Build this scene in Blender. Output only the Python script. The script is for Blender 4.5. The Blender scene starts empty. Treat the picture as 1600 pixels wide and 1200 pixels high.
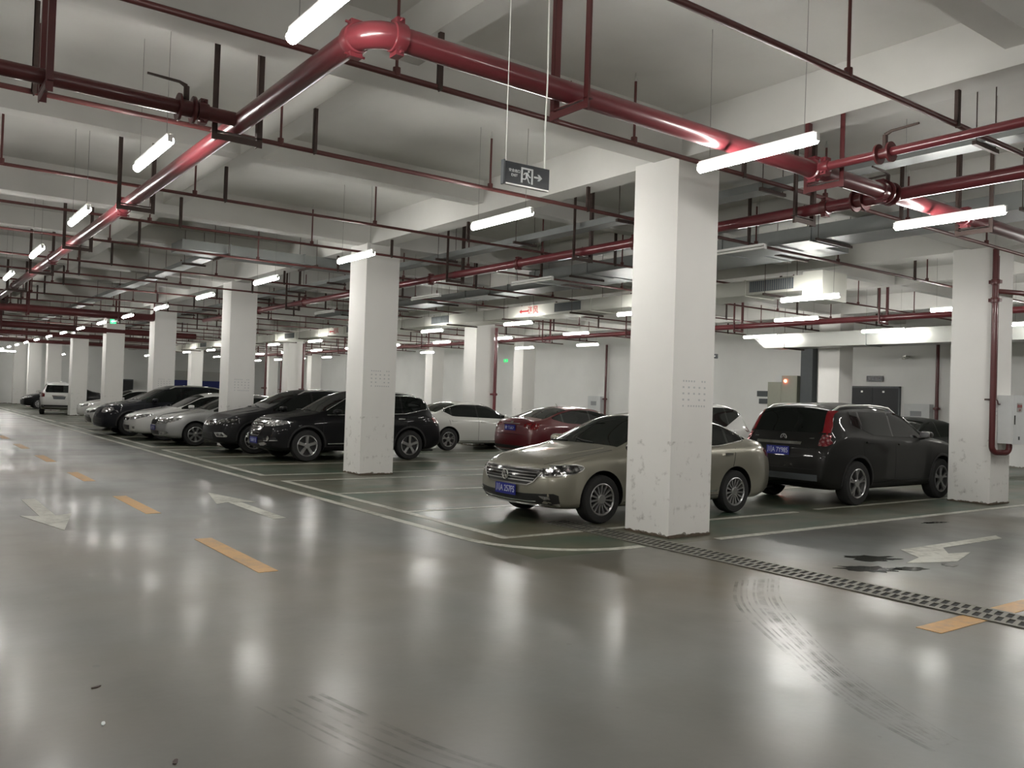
import bpy, bmesh, math, random
from mathutils import Vector, Matrix
from mathutils.bvhtree import BVHTree
random.seed(7)
S = bpy.context.scene
COL = S.collection
PI = math.pi

# ------------------------------------------------------------------ camera
def cam_matrix(yaw, pitch, roll):
    f = Vector((math.sin(yaw)*math.cos(pitch), math.cos(yaw)*math.cos(pitch), math.sin(pitch)))
    r = Vector((math.cos(yaw), -math.sin(yaw), 0)); u = r.cross(f)
    r2 = r*math.cos(roll) + u*math.sin(roll); u2 = -r*math.sin(roll) + u*math.cos(roll)
    return Matrix((r2, u2, -f)).transposed().to_4x4()
cd = bpy.data.cameras.new('camera'); cam = bpy.data.objects.new('camera', cd); COL.objects.link(cam)
cam.matrix_world = Matrix.Translation((0, 0, 1.6)) @ cam_matrix(0.6367, 0.0172, 0.0326)
cd.sensor_width = 36; cd.lens = 1320.55/1600*36; cd.clip_start = .05; cd.clip_end = 300
S.camera = cam
# ------------------------------------------------------------------ world, exposure
W = bpy.data.worlds.new('world'); S.world = W; W.use_nodes = True
W.node_tree.nodes['Background'].inputs[0].default_value = (.9, .95, 1, 1)
W.node_tree.nodes['Background'].inputs[1].default_value = 0.02
S.view_settings.view_transform = 'Standard'; S.view_settings.look = 'None'
S.view_settings.gamma = 1; S.view_settings.use_curve_mapping = False
S.view_settings.exposure = 2.4
TUBE_STRENGTH = 16.0
S.cycles.use_denoising = True
S.cycles.max_bounces = 7; S.cycles.diffuse_bounces = 5; S.cycles.glossy_bounces = 4
S.cycles.sample_clamp_indirect = 6
S.cycles.caustics_reflective = False; S.cycles.caustics_refractive = False

# ------------------------------------------------------------------ materials
def newmat(name):
    m = bpy.data.materials.new(name); m.use_nodes = True
    return m, m.node_tree.nodes, m.node_tree.links, m.node_tree.nodes['Principled BSDF']
def mat(name, col, rough=.5, metal=0., coat=0., noise=0., nscale=8., emit=None, estr=0., bump=0., spec=None):
    m, N, L, P = newmat(name)
    P.inputs['Base Color'].default_value = (*col, 1); P.inputs['Roughness'].default_value = rough
    P.inputs['Metallic'].default_value = metal; P.inputs['Coat Weight'].default_value = coat
    P.inputs['Coat Roughness'].default_value = .04
    if spec is not None: P.inputs['Specular IOR Level'].default_value = spec
    if emit: P.inputs['Emission Color'].default_value = (*emit, 1); P.inputs['Emission Strength'].default_value = estr
    if noise or bump:
        tc = N.new('ShaderNodeTexCoord'); nz = N.new('ShaderNodeTexNoise')
        nz.inputs['Scale'].default_value = nscale; nz.inputs['Detail'].default_value = 5
        L.new(tc.outputs['Object'], nz.inputs['Vector'])
        if noise:
            mx = N.new('ShaderNodeMix'); mx.data_type = 'RGBA'
            mx.inputs[6].default_value = (*[c*(1-noise) for c in col], 1); mx.inputs[7].default_value = (*[min(1, c*(1+noise)) for c in col], 1)
            L.new(nz.outputs[0], mx.inputs[0]); L.new(mx.outputs[2], P.inputs['Base Color'])
        if bump:
            b = N.new('ShaderNodeBump'); b.inputs['Strength'].default_value = bump; b.inputs['Distance'].default_value = .02
            L.new(nz.outputs[0], b.inputs['Height']); L.new(b.outputs[0], P.inputs['Normal'])
    return m
def ramp(N, L, src, stops):
    r = N.new('ShaderNodeValToRGB'); e = r.color_ramp.elements
    e[0].position, e[0].color = stops[0][0], (*stops[0][1], 1); e[1].position, e[1].color = stops[-1][0], (*stops[-1][1], 1)
    for p, c in stops[1:-1]:
        k = e.new(p); k.color = (*c, 1)
    L.new(src, r.inputs[0]); return r.outputs[0]
def mixc(N, L, fac, a, b):
    mx = N.new('ShaderNodeMix'); mx.data_type = 'RGBA'
    for s, v in ((0, fac), (6, a), (7, b)):
        if isinstance(v, (int, float)): mx.inputs[s].default_value = v
        elif isinstance(v, tuple): mx.inputs[s].default_value = (*v, 1)
        else: L.new(v, mx.inputs[s])
    return mx.outputs[2]
def math_(N, L, op, a, b=None, clamp=False):
    n = N.new('ShaderNodeMath'); n.operation = op; n.use_clamp = clamp
    for s, v in ((0, a), (1, b)):
        if v is None: continue
        if isinstance(v, (int, float)): n.inputs[s].default_value = v
        else: L.new(v, n.inputs[s])
    return n.outputs[0]
def noise(N, L, vec, scale, detail=4, rough=.55):
    n = N.new('ShaderNodeTexNoise'); n.inputs['Scale'].default_value = scale; n.inputs['Detail'].default_value = detail
    n.inputs['Roughness'].default_value = rough
    L.new(vec, n.inputs['Vector']); return n.outputs[0]
def mapping(N, L, vec, scale=(1, 1, 1), rot=(0, 0, 0)):
    m = N.new('ShaderNodeMapping'); m.inputs['Scale'].default_value = scale; m.inputs['Rotation'].default_value = rot
    L.new(vec, m.inputs[0]); return m.outputs[0]
def floor_material():
    m, N, L, P = newmat('worn epoxy floor')
    g = N.new('ShaderNodeTexCoord').outputs['Object']
    sp = N.new('ShaderNodeSeparateXYZ'); L.new(g, sp.inputs[0]); X, Y = sp.outputs[0], sp.outputs[1]
    big = noise(N, L, g, .16, 3); mid = noise(N, L, g, .7, 6, .55); fine = noise(N, L, g, 18, 4)
    streak = noise(N, L, mapping(N, L, g, (1.6, .16, 1), (0, 0, -.45)), 1.2, 4, .5)
    streak2 = noise(N, L, mapping(N, L, g, (.2, 1.8, 1), (0, 0, .15)), 1.3, 5, .55)
    lane = mixc(N, L, ramp(N, L, big, [(.42, (0, 0, 0)), (.58, (1, 1, 1))]), (.088, .098, .092), (.112, .092, .062))
    lane = mixc(N, L, ramp(N, L, mid, [(.42, (0, 0, 0)), (.80, (.55, .55, .55))]), lane, (.070, .063, .047))
    lane = mixc(N, L, ramp(N, L, streak, [(.48, (0, 0, 0)), (.78, (.40, .40, .40))]), lane, (.132, .128, .108))
    green = mixc(N, L, ramp(N, L, mid, [(.38, (0, 0, 0)), (.62, (1, 1, 1))]), (.036, .074, .048), (.088, .084, .054))
    green = mixc(N, L, ramp(N, L, streak2, [(.42, (0, 0, 0)), (.66, (.75, .75, .75))]), green, (.108, .092, .060))
    gx = math_(N, L, 'GREATER_THAN', X, 5.3); gy = math_(N, L, 'GREATER_THAN', Y, 6.65)
    base = mixc(N, L, math_(N, L, 'MULTIPLY', gx, gy), lane, green)
    v = N.new('ShaderNodeTexVoronoi'); v.inputs['Scale'].default_value = 1.1; L.new(g, v.inputs['Vector'])
    rad = math_(N, L, 'ADD', math_(N, L, 'MULTIPLY', noise(N, L, g, 6, 3), .16), -.075)
    spots = math_(N, L, 'LESS_THAN', v.outputs['Distance'], rad)
    v.voronoi_dimensions = '2D'
    base = mixc(N, L, math_(N, L, 'MULTIPLY', spots, .55), base, (.05, .047, .04))
    base = mixc(N, L, ramp(N, L, fine, [(.3, (.12, .12, .12)), (.7, (0, 0, 0))]), base, (.07, .065, .055))
    L.new(base, P.inputs['Base Color'])
    wet = ramp(N, L, noise(N, L, g, .4, 3, .5), [(.32, (.30, .30, .30)), (.5, (.34, .34, .34)), (.72, (.44, .44, .44))])
    rr = math_(N, L, 'ADD', wet, math_(N, L, 'MULTIPLY', math_(N, L, 'SUBTRACT', streak, .5), .12))
    L.new(math_(N, L, 'ADD', math_(N, L, 'MAXIMUM', rr, .30), math_(N, L, 'MULTIPLY', math_(N, L, 'MULTIPLY', gx, gy), .10)), P.inputs['Roughness'])
    film = ramp(N, L, noise(N, L, g, .45, 4, .6), [(.40, (.04, .04, .04)), (.62, (.45, .45, .45))])
    L.new(film, P.inputs['Coat Weight']); P.inputs['Coat Roughness'].default_value = .17
    P.inputs['Specular IOR Level'].default_value = .55
    b = N.new('ShaderNodeBump'); b.inputs['Strength'].default_value = .16; b.inputs['Distance'].default_value = .01
    L.new(math_(N, L, 'ADD', noise(N, L, g, 3.5, 3), math_(N, L, 'MULTIPLY', noise(N, L, g, 22, 2), .12)), b.inputs['Height'])
    L.new(b.outputs[0], P.inputs['Normal'])
    return m
def plaster_material(name, col, dirt=0., low=0., scuff=0.):
    m, N, L, P = newmat(name)
    g = N.new('ShaderNodeTexCoord').outputs['Object']
    sp = N.new('ShaderNodeSeparateXYZ'); L.new(g, sp.inputs[0]); Z = sp.outputs[2]
    n1 = noise(N, L, g, .8, 5); n2 = noise(N, L, g, 6, 5, .65)
    c = mixc(N, L, ramp(N, L, n1, [(.35, (0, 0, 0)), (.7, (1, 1, 1))]), col, tuple(x*(1-dirt) for x in col))
    if low:   # grime and chipped paint at the foot
        h = math_(N, L, 'MULTIPLY', math_(N, L, 'ADD', math_(N, L, 'MULTIPLY', n2, .16), -.05), 1)
        foot = math_(N, L, 'LESS_THAN', Z, h)
        c = mixc(N, L, math_(N, L, 'MULTIPLY', foot, .8), c, (.10, .085, .06))
    if scuff:
        n3 = noise(N, L, g, 7.5, 4, .6)
        band = math_(N, L, 'MULTIPLY', math_(N, L, 'LESS_THAN', Z, 1.15), math_(N, L, 'GREATER_THAN', Z, .12))
        c = mixc(N, L, math_(N, L, 'MULTIPLY', math_(N, L, 'MULTIPLY', band, ramp(N, L, n3, [(.58, (0, 0, 0)), (.72, (1, 1, 1))])), scuff), c, (.22, .20, .17))
    L.new(c, P.inputs['Base Color']); P.inputs['Roughness'].default_value = .75
    b = N.new('ShaderNodeBump'); b.inputs['Strength'].default_value = .12; b.inputs['Distance'].default_value = .01
    L.new(n2, b.inputs['Height']); L.new(b.outputs[0], P.inputs['Normal'])
    return m
def paint_line(name, col, wear=.5):
    m, N, L, P = newmat(name)
    g = N.new('ShaderNodeTexCoord').outputs['Object']
    n = noise(N, L, g, 9, 5, .7); n2 = noise(N, L, g, 1.2, 3)
    f = math_(N, L, 'ADD', n, math_(N, L, 'MULTIPLY', math_(N, L, 'SUBTRACT', n2, .5), .8))
    c = mixc(N, L, ramp(N, L, f, [(.42, (0, 0, 0)), (.70, (wear, wear, wear))]), col, (.14, .135, .10))
    L.new(c, P.inputs['Base Color']); P.inputs['Roughness'].default_value = .4
    return m
def carpaint(name, col, metal=.35, rough=.32):
    m, N, L, P = newmat(name)
    P.inputs['Base Color'].default_value = (*col, 1); P.inputs['Metallic'].default_value = metal
    P.inputs['Roughness'].default_value = rough; P.inputs['Coat Weight'].default_value = 1.0 if max(col) > .1 else .35
    P.inputs['Coat Roughness'].default_value = .04
    if max(col) < .1: P.inputs['Specular IOR Level'].default_value = .12; P.inputs['Roughness'].default_value = .5; P.inputs['Coat Weight'].default_value = .38; P.inputs['Metallic'].default_value = 0
    return m
def lampmat(name, c1, c2, rough=.12, metal=.7, scale=16):
    m, N, L, P = newmat(name)
    g = N.new('ShaderNodeTexCoord').outputs['Object']
    v = N.new('ShaderNodeTexVoronoi'); v.inputs['Scale'].default_value = scale; L.new(g, v.inputs['Vector'])
    L.new(mixc(N, L, ramp(N, L, v.outputs['Distance'], [(.2, (0, 0, 0)), (.6, (1, 1, 1))]), c1, c2), P.inputs['Base Color'])
    P.inputs['Roughness'].default_value = rough; P.inputs['Metallic'].default_value = metal; P.inputs['Coat Weight'].default_value = 1
    b = N.new('ShaderNodeBump'); b.inputs['Strength'].default_value = .5; b.inputs['Distance'].default_value = .02
    L.new(v.outputs['Distance'], b.inputs['Height']); L.new(b.outputs[0], P.inputs['Normal'])
    return m
M = {}
M['floor'] = floor_material()
M['ceil'] = plaster_material('ceiling paint', (.66, .655, .625), .12)
M['wall'] = plaster_material('wall paint', (.88, .885, .865), .05, .6)
M['column'] = plaster_material('column paint', (.86, .85, .82), .05, 1, .5)
M['line'] = paint_line('white road paint', (.50, .50, .44), .75)
M['yellow'] = paint_line('yellow road paint', (.50, .26, .05), .45)
M['red'] = mat('red pipe paint', (.14, .023, .029), .3, 0, .4, .18, 5)
M['darkred'] = mat('dark red pipe paint', (.10, .020, .021), .38, 0, .2, .2, 5)
M['branch'] = mat('dull red pipe paint', (.095, .026, .024), .42, 0, 0, .25, 6)
M['steel'] = mat('primed angle steel', (.055, .034, .028), .6, .1, 0, .35, 9)
M['zinc'] = mat('galvanised sheet', (.27, .285, .28), .48, .55, 0, .15, 3, bump=.1)
M['duct'] = mat('pale duct sheet', (.66, .665, .60), .38, .2, 0, .06, 2, bump=.05)
M['grill'] = mat('duct louver', (.13, .15, .165), .5, .4)
M['tube'] = mat('lit tube', (.9, .9, .9), .4, emit=(1.0, .975, .93), estr=TUBE_STRENGTH)
M['tubeoff'] = mat('unlit tube', (.85, .85, .82), .3)
M['fixture'] = mat('white fixture enamel', (.75, .75, .73), .4)
M['wire'] = mat('thin wire', (.25, .25, .24), .6)
M['cord'] = mat('white cord', (.75, .75, .70), .6)
M['signdark'] = mat('dark sign panel', (.018, .022, .028), .25)
M['signwhite'] = mat('sign white', (.72, .75, .76), .5)
M['alu'] = mat('aluminium edge', (.6, .6, .58), .3, .8)
M['green_lit'] = mat('lit green sign', (.02, .5, .2), .4, emit=(.02, 1.0, .22), estr=.16)
M['cabinet'] = mat('white enamel cabinet', (.70, .72, .72), .35, noise=.05)
M['cabgrey'] = mat('grey enamel cabinet', (.36, .37, .30), .45, noise=.08)
M['darkgrey'] = mat('dark grey sheet', (.085, .095, .10), .5, .2, noise=.1)
M['doordark'] = mat('dark door paint', (.012, .014, .017), .5, noise=.1)
M['blue'] = mat('blue shutter', (.02, .035, .22), .5, noise=.1)
M['shutter'] = mat('grey shutter', (.6, .6, .57), .5, noise=.05)
M['redtext'] = mat('red lettering', (.45, .03, .03), .5)
M['greytext'] = mat('grey stencil ink', (.36, .37, .39), .7)
M['redlamp'] = mat('red pilot lamp', (.8, .05, .03), .4, emit=(1, .12, .05), estr=9)
M['drain'] = mat('cast drain grate', (.16, .155, .13), .5, .4, noise=.25, nscale=12)
M['black'] = mat('black void', (.012, .012, .012), .8)
M['puddle'] = mat('wet stain', (.028, .030, .024), .10, 0, .6, .2, 5)
M['glass'] = mat('tinted car glass', (.008, .010, .009), .04, 0, 0, spec=.45)
M['chrome'] = mat('car chrome', (.75, .75, .74), .12, 1.0)
M['rubber'] = mat('tyre rubber', (.018, .018, .018), .75, bump=.2, nscale=60)
M['rim'] = mat('alloy rim', (.42, .42, .42), .28, .85, .3)
M['rimdark'] = mat('dark alloy', (.05, .05, .05), .5, .5)  # dark metal of brake discs, exhausts and some grille parts
M['plastic'] = mat('black car plastic', (.015, .015, .015), .45)
M['gloss'] = mat('gloss black trim', (.008, .008, .008), .12, 0, .8)
M['headlamp'] = lampmat('headlamp glass', (.80, .80, .78), (.30, .30, .30), .16)
M['headlampd'] = lampmat('smoked headlamp', (.40, .40, .39), (.02, .02, .02))
M['tail'] = lampmat('red lamp glass', (.30, .008, .012), (.10, .003, .005), .1, .1, 22)
M['tailclear'] = lampmat('clear rear lamp', (.55, .35, .35), (.25, .03, .04), .12, .6, 18)
M['plate'] = mat('blue number plate', (.012, .018, .23), .4)
M['platetext'] = mat('number plate white', (.62, .66, .78), .5)

# ------------------------------------------------------------------ mesh helpers
class MB:
    def __init__(s): s.v = []; s.f = []
    def add(s, vs, fs):
        o = len(s.v); s.v += [tuple(v) for v in vs]; s.f += [tuple(i+o for i in f) for f in fs]; return s
    def box(s, x0, x1, y0, y1, z0, z1):
        return s.add([(x, y, z) for z in (z0, z1) for y in (y0, y1) for x in (x0, x1)],
                     [(0, 2, 3, 1), (4, 5, 7, 6), (0, 1, 5, 4), (2, 6, 7, 3), (0, 4, 6, 2), (1, 3, 7, 5)])
    def tube(s, pts, r, n=12, caps=True):
        pts = [Vector(p) for p in pts]; rings = []; up = None
        for i, p in enumerate(pts):
            t = ((pts[min(i+1, len(pts)-1)]-p).normalized() if i < len(pts)-1 else Vector()) + ((p-pts[i-1]).normalized() if i else Vector())
            t.normalize()
            if up is None: up = Vector((0, 0, 1)) if abs(t.z) < .9 else Vector((1, 0, 0))
            a = t.cross(up).normalized(); b = a.cross(t).normalized(); up = b
            rr = r[i] if isinstance(r, (list, tuple)) else r
            rings.append([p + (a*math.cos(2*PI*k/n) + b*math.sin(2*PI*k/n))*rr for k in range(n)])
        vs = [v for R in rings for v in R]; fs = []
        for i in range(len(rings)-1):
            for k in range(n):
                fs.append((i*n+k, i*n+(k+1) % n, (i+1)*n+(k+1) % n, (i+1)*n+k))
        if caps: fs += [tuple(range(n-1, -1, -1)), tuple((len(rings)-1)*n+k for k in range(n))]
        return s.add(vs, fs)
    def lathe(s, prof, c, axis='y', n=28):   # prof: (radius, offset along axis)
        vs = []; fs = []
        for r, h in prof:
            for k in range(n):
                a = 2*PI*k/n; u, w = r*math.cos(a), r*math.sin(a)
                vs.append({'y': (c[0]+u, c[1]+h, c[2]+w), 'z': (c[0]+u, c[1]+w, c[2]+h), 'x': (c[0]+h, c[1]+u, c[2]+w)}[axis])
        for i in range(len(prof)-1):
            for k in range(n): fs.append((i*n+k, i*n+(k+1) % n, (i+1)*n+(k+1) % n, (i+1)*n+k))
        return s.add(vs, fs)
    def prism(s, poly, z0, z1, f=lambda x, y, z: (x, y, z)):
        n = len(poly)
        vs = [f(x, y, z0) for x, y in poly] + [f(x, y, z1) for x, y in poly]
        fs = [tuple(range(n-1, -1, -1)), tuple(range(n, 2*n))] + [(k, (k+1) % n, (k+1) % n+n, k+n) for k in range(n)]
        return s.add(vs, fs)
    def mesh(s, name, m, smooth=None):
        me = bpy.data.meshes.new(name); me.from_pydata(s.v, [], s.f)
        bm = bmesh.new(); bm.from_mesh(me); bmesh.ops.recalc_face_normals(bm, faces=bm.faces); bm.to_mesh(me); bm.free()
        me.materials.append(m)
        if smooth is not None:
            me.polygons.foreach_set('use_smooth', [True]*len(me.polygons)); me.set_sharp_from_angle(angle=math.radians(smooth))
        return me
    def build(s, name, m, parent=None, smooth=None, loc=None):
        return link(name, s.mesh(name, m, smooth), parent, loc)
def link(name, me, parent=None, loc=None):
    o = bpy.data.objects.new(name, me); COL.objects.link(o)
    if parent: o.parent = parent
    if loc: o.location = loc
    return o
def tag(o, label=None, cat=None, group=None, kind=None):
    if label: o['label'] = label
    if cat: o['category'] = cat
    if group: o['group'] = group
    if kind: o['kind'] = kind
    return o
def empty(name, loc=(0, 0, 0), rz=0):
    o = bpy.data.objects.new(name, None); COL.objects.link(o); o.location = loc; o.rotation_euler = (0, 0, rz)
    o.empty_display_size = .2; return o
def copy_tree(o, parent=None):
    c = o.copy(); COL.objects.link(c); c.parent = parent
    for ch in list(o.children): copy_tree(ch, c)
    return c
TXT = {}
def text_mesh(txt, size, m, depth=.002):
    k = (txt, size, m.name)
    if k in TXT: return TXT[k]
    cu = bpy.data.curves.new('text', 'FONT'); cu.body = txt; cu.size = size; cu.extrude = depth
    cu.align_x = 'CENTER'; cu.align_y = 'CENTER'; cu.resolution_u = 3
    o = bpy.data.objects.new('text', cu); COL.objects.link(o)
    bpy.context.view_layer.update()
    me = bpy.data.meshes.new_from_object(o.evaluated_get(bpy.context.evaluated_depsgraph_get()))
    bpy.data.objects.remove(o); me.materials.clear(); me.materials.append(m); TXT[k] = me
    return me
ORD = ['nearest', 'second', 'third', 'fourth', 'fifth', 'sixth', 'seventh', 'eighth', 'ninth', 'tenth', 'eleventh', 'twelfth', 'thirteenth', 'fourteenth',
       'fifteenth', 'sixteenth', 'seventeenth', 'eighteenth', 'nineteenth', 'twentieth', 'twenty-first', 'twenty-second', 'twenty-third', 'twenty-fourth', 'twenty-fifth', 'twenty-sixth']

# ------------------------------------------------------------------ building shell
XW, YB, XL, YF = 27.7, 74.0, -9.0, -9.0
CX, CY, PP, CW = 7.505, 6.94, 8.14, .73         # near corner of the first column, grid pitch, column width
ZB, ZS, ZC = 4.56, 4.72, 5.08                   # main beam soffit, secondary soffit, slab
tag(MB().box(XL-.3, XW+.3, YF-.3, YB+.3, -.2, 0).build('floor', M['floor']), kind='structure')
tag(MB().box(XL-.3, XW+.3, YF-.3, YB+.3, ZC, ZC+.2).build('ceiling', M['ceil']), kind='structure')
def beam(name, *b): tag(MB().box(*b).build(name, M['ceil']), kind='structure')
nb = 0
for i in range(-2, 4):
    x = CX+PP*i+.08
    if x+.38 < XW: beam('main_beam', x, x+.38, YF, YB, ZB, ZC)
    x2 = CX+PP*i+.365+PP/2
    if x2+.2 < XW and x2 > XL: beam('cross_beam', x2-.135, x2+.135, YF, YB, ZS, ZC)
for j in range(-2, 9):
    y = CY+PP*j+.04
    if YF < y < YB-.4: beam('main_beam', XL, XW, y, y+.38, ZB+.004, ZC)
    y2 = CY+PP*j+.365+PP/2-.05
    if YF < y2 < YB-.4: beam('cross_beam', XL, XW, y2-.135, y2+.135, ZS+.003, ZC)
tag(MB().box(XW, XW+.3, YF-.3, YB+.3, 0, ZC).build('wall_right', M['wall']), kind='structure')
tag(MB().box(XL-.3, XW, YB, YB+.3, 0, ZC).build('wall_back', M['wall']), kind='structure')
tag(MB().box(XL-.3, XL, YF-.3, YB, 0, ZC).build('wall_left', M['wall']), kind='structure')  # unseen; this and the wall below enclose the hall for bounced light
tag(MB().box(XL, XW, YF-.3, YF, 0, ZC).build('wall_front', M['wall']), kind='structure')

# columns
rown = ['the parked front row of cars', 'the second column line', 'the third column line by the wall']
colme = MB().box(0, CW, 0, CW, 0, ZB+.02).mesh('column', M['column'])
rr_ = random.Random(3)
sten = MB()
for r_i in range(5):
    z = 2.06-.075*r_i; n = 9 if r_i in (0, 4) else 5
    for k in range(n):
        if rr_.random() < .15: continue
        w_ = .022 if n == 9 else .03
        sten.box(.17+.38*k/(n-1)-w_/2, .17+.38*k/(n-1)+w_/2, -.0015, .001, z-.011, z+.011)
stenme = sten.mesh('stencil', mat('faint stencil ink', (.56, .57, .57), .7))
foot = MB()
fr = random.Random(5)
def ragged(side):
    pts = [(0, .002)]; n = 14
    for k in range(n+1): pts.append((k/n*(CW+.02)-.01, .018+fr.random()*.022))
    pts.append((CW, .002)); return pts
foot.prism(ragged(0), -.012, 0, lambda a, b, t: (a, t, b)); foot.prism(ragged(1), -.012, 0, lambda a, b, t: (t, a, b))
footm = mat('chipped mortar', (.11, .085, .06), .9, noise=.4, nscale=20)
footme = foot.mesh('mortar_edge', footm)
for i in range(3):
    for j in range(9):
        if j == 8 and i > 0: continue
        x, y = CX+PP*i, CY+PP*j
        if i == 2 and j == 0: continue
        r = empty('concrete_column', (x, y, 0))
        lab = 'white square concrete column, %s from the camera in %s' % (ORD[j], rown[i])
        if i == 0 and j == 0: lab = 'large white column in front of the gold sedan, beside the floor drain'
        if i == 0 and j == 1: lab = 'white column hiding the middle of the SUV with a chrome grille'
        if i == 1 and j == 0: lab = 'white column at the right edge carrying the red riser pipe'
        tag(r, lab, 'column', 'white concrete columns')
        link('shaft', colme, r); link('mortar_edge', footme, r)
        if i == 0 and j < 4 or i == 1 and j == 0:
            s_ = link('stencilled_notice', stenme, r, (.02, 0, -.18 if j != 1 else 0)); s_['label'] = 'faint grey stencilled characters'

# ------------------------------------------------------------------ floor markings
def slab_poly(poly, z0=0, z1=.003): return MB().prism(poly, z0, z1)
def marking(name, poly, m, label, cat, group=None, z=.003):
    o = slab_poly(poly, .0004, z).build(name, m); tag(o, label, cat, group); return o
def rect(x0, x1, y0, y1): return [(x0, y0), (x1, y0), (x1, y1), (x0, y1)]
arc_o = [(6.62-1.37*math.cos(a), 8.02-1.37*math.sin(a)) for a in [k*PI/2/12 for k in range(13)]]
arc_i = [(6.62-1.25*math.cos(a), 8.02-1.25*math.sin(a)) for a in [k*PI/2/12 for k in range(13)]]
marking('lane_edge_line', [(5.25, 68), (5.25, 8.02)] + arc_o[1:] + [(6.84, 6.65), (6.84, 6.77)] + arc_i[::-1][0:] + [(5.37, 68)], M['line'],
        'long white lane edge line curving round the parking corner', 'floor line')
marking('lane_edge_line', rect(8.05, 16.5, 6.60, 6.72), M['line'], 'white floor line running right from the foot of the large column', 'floor line')
bays = []
for g_ in range(0, 7):
    y0 = 7.78+PP*g_; y1 = 14.55+PP*g_
    if g_ > 0: y0 = 15.55+PP*(g_-1); y1 = 14.55+PP*g_
    marking('bay_front_line', rect(5.70, 5.82, y0, y1), M['line'], 'white line across the bay mouths, %s length from the parking corner' % ORD[g_], 'floor line', 'bay front lines')
    ys = [y0] + ([10.12+PP*g_, 12.36+PP*g_] if g_ == 0 else [17.82+PP*(g_-1), 20.1+PP*(g_-1)]) + [y1-.1]
    for k, yy in enumerate(ys):
        marking('bay_divider_line', rect(5.82, 11.3, yy, yy+.1), M['line'], 'white bay divider, %s of four in the %s bay group' % (ORD[k], ORD[g_]), 'floor line', 'bay dividers')
for k, yy in enumerate((7.85, 10.2, 12.4, 14.9, 17.9, 20.2)):
    marking('bay_divider_line', rect(11.9, 17.2, yy, yy+.1), M['line'], 'white divider under the second row of cars, %s from the camera' % ORD[k], 'floor line', 'bay dividers of the second row')
for k, (y0, y1) in enumerate([(7.27, 9.2), (11.27, 13.23), (15.45, 17.1), (19.5, 21.3), (23.5, 25.3), (27.6, 29.4), (31.7, 33.5)]):
    marking('yellow_dash', rect(2.68, 2.86, y0, y1), M['yellow'], 'yellow centre dash on the driving lane, %s from the camera' % ORD[k], 'floor marking', 'yellow centre dashes')
marking('yellow_dash', rect(6.2, 6.93, 3.06, 3.25), M['yellow'], 'yellow dash at the right, in front of the drain grate', 'floor marking')
marking('yellow_dash', rect(7.30, 9.2, 3.06, 3.25), M['yellow'], 'yellow dash at the right edge, beyond the drain grate', 'floor marking')
def arrow_poly(x, y, sx, sy):   # straight arrow, slim shaft and swept head
    return [(x+a*sx, y+b*sy) for a, b in [(-.085, 0), (.085, 0), (.085, 1.75), (.28, 1.62), (0, 2.95), (-.28, 1.62), (-.085, 1.75)]]
marking('floor_arrow', arrow_poly(1.62, 13.28, -1, -1), M['line'], 'white floor arrow pointing towards the camera in the left lane', 'floor arrow')
marking('floor_arrow', arrow_poly(4.03, 10.26, 1, 1), M['line'], 'white floor arrow pointing away along the lane beside the bays', 'floor arrow')
marking('floor_arrow', [(11.83, 5.16), (11.64, 5.00), (10.12, 5.0), (9.76, 4.76), (10.12, 4.68), (9.34, 4.46), (8.70, 4.68), (9.17, 4.79), (9.48, 5.17)], M['line'],
        'white turn arrow with bent head on the floor at the right', 'floor arrow')
pr = random.Random(2)
def blob(cx, cy, rx, ry, n=22, rot=0., jag=.35):
    out = []
    for k in range(n):
        a = 2*PI*k/n; q = 1-jag*pr.random(); u, v = rx*q*math.cos(a), ry*q*math.sin(a)
        out.append((cx+u*math.cos(rot)-v*math.sin(rot), cy+u*math.sin(rot)+v*math.cos(rot)))
    return out
marking('puddle', blob(8.62, 5.03, .38, .21, 30, rot=-.45, jag=.5), M['puddle'], 'dark wet patch on the floor left of the turn arrow, far half', 'puddle', z=.0022)
marking('puddle', blob(8.02, 4.70, .40, .22, 30, rot=-.6, jag=.45), M['puddle'], 'dark wet patch on the floor left of the turn arrow, near half', 'puddle', z=.0022)
marking('puddle', blob(8.42, 4.50, .24, .11, rot=-.4), M['puddle'], 'small dark wet patch right below the larger wet patches', 'puddle', z=.0022)
marking('puddle', blob(9.05, 4.4, .11, .09, rot=.3), M['puddle'], 'small dark spot just under the turn arrow head', 'puddle', z=.0022)
marking('puddle', blob(12.3, 6.2, .30, .07, rot=-.2), M['puddle'], 'thin dark stain in front of the right column', 'puddle', z=.0022)
# drain channel with slotted grate
dr = empty('drain_grate', (7.13, -3, 0)); tag(dr, 'long slotted iron drain grate crossing the floor beside the large column', 'drain')
MB().box(-.20, .20, 0, 11.6, .0005, .002).build('channel_shade', M['black'], dr)  # flat black sheet stands in for the shaded hollow under the grate
g_ = MB(); g_.box(-.22, -.17, 0, 11.6, .002, .009); g_.box(.17, .22, 0, 11.6, .002, .009); g_.box(-.018, .018, 0, 11.6, .002, .009)
k = 0
while k*.085 < 11.5:
    y = k*.085
    for x0, x1 in ((-.172, -.016), (.016, .172)):
        g_.add([(x0, y, .0085), (x1, y+.035, .0085), (x1, y+.072, .0085), (x0, y+.037, .0085), (x0, y, .002), (x1, y+.035, .002), (x1, y+.072, .002), (x0, y+.037, .002)],
               [(0, 1, 2, 3), (0, 4, 5, 1), (3, 2, 6, 7)])
    k += 1
g_.build('grate', M['drain'], dr)
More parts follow.
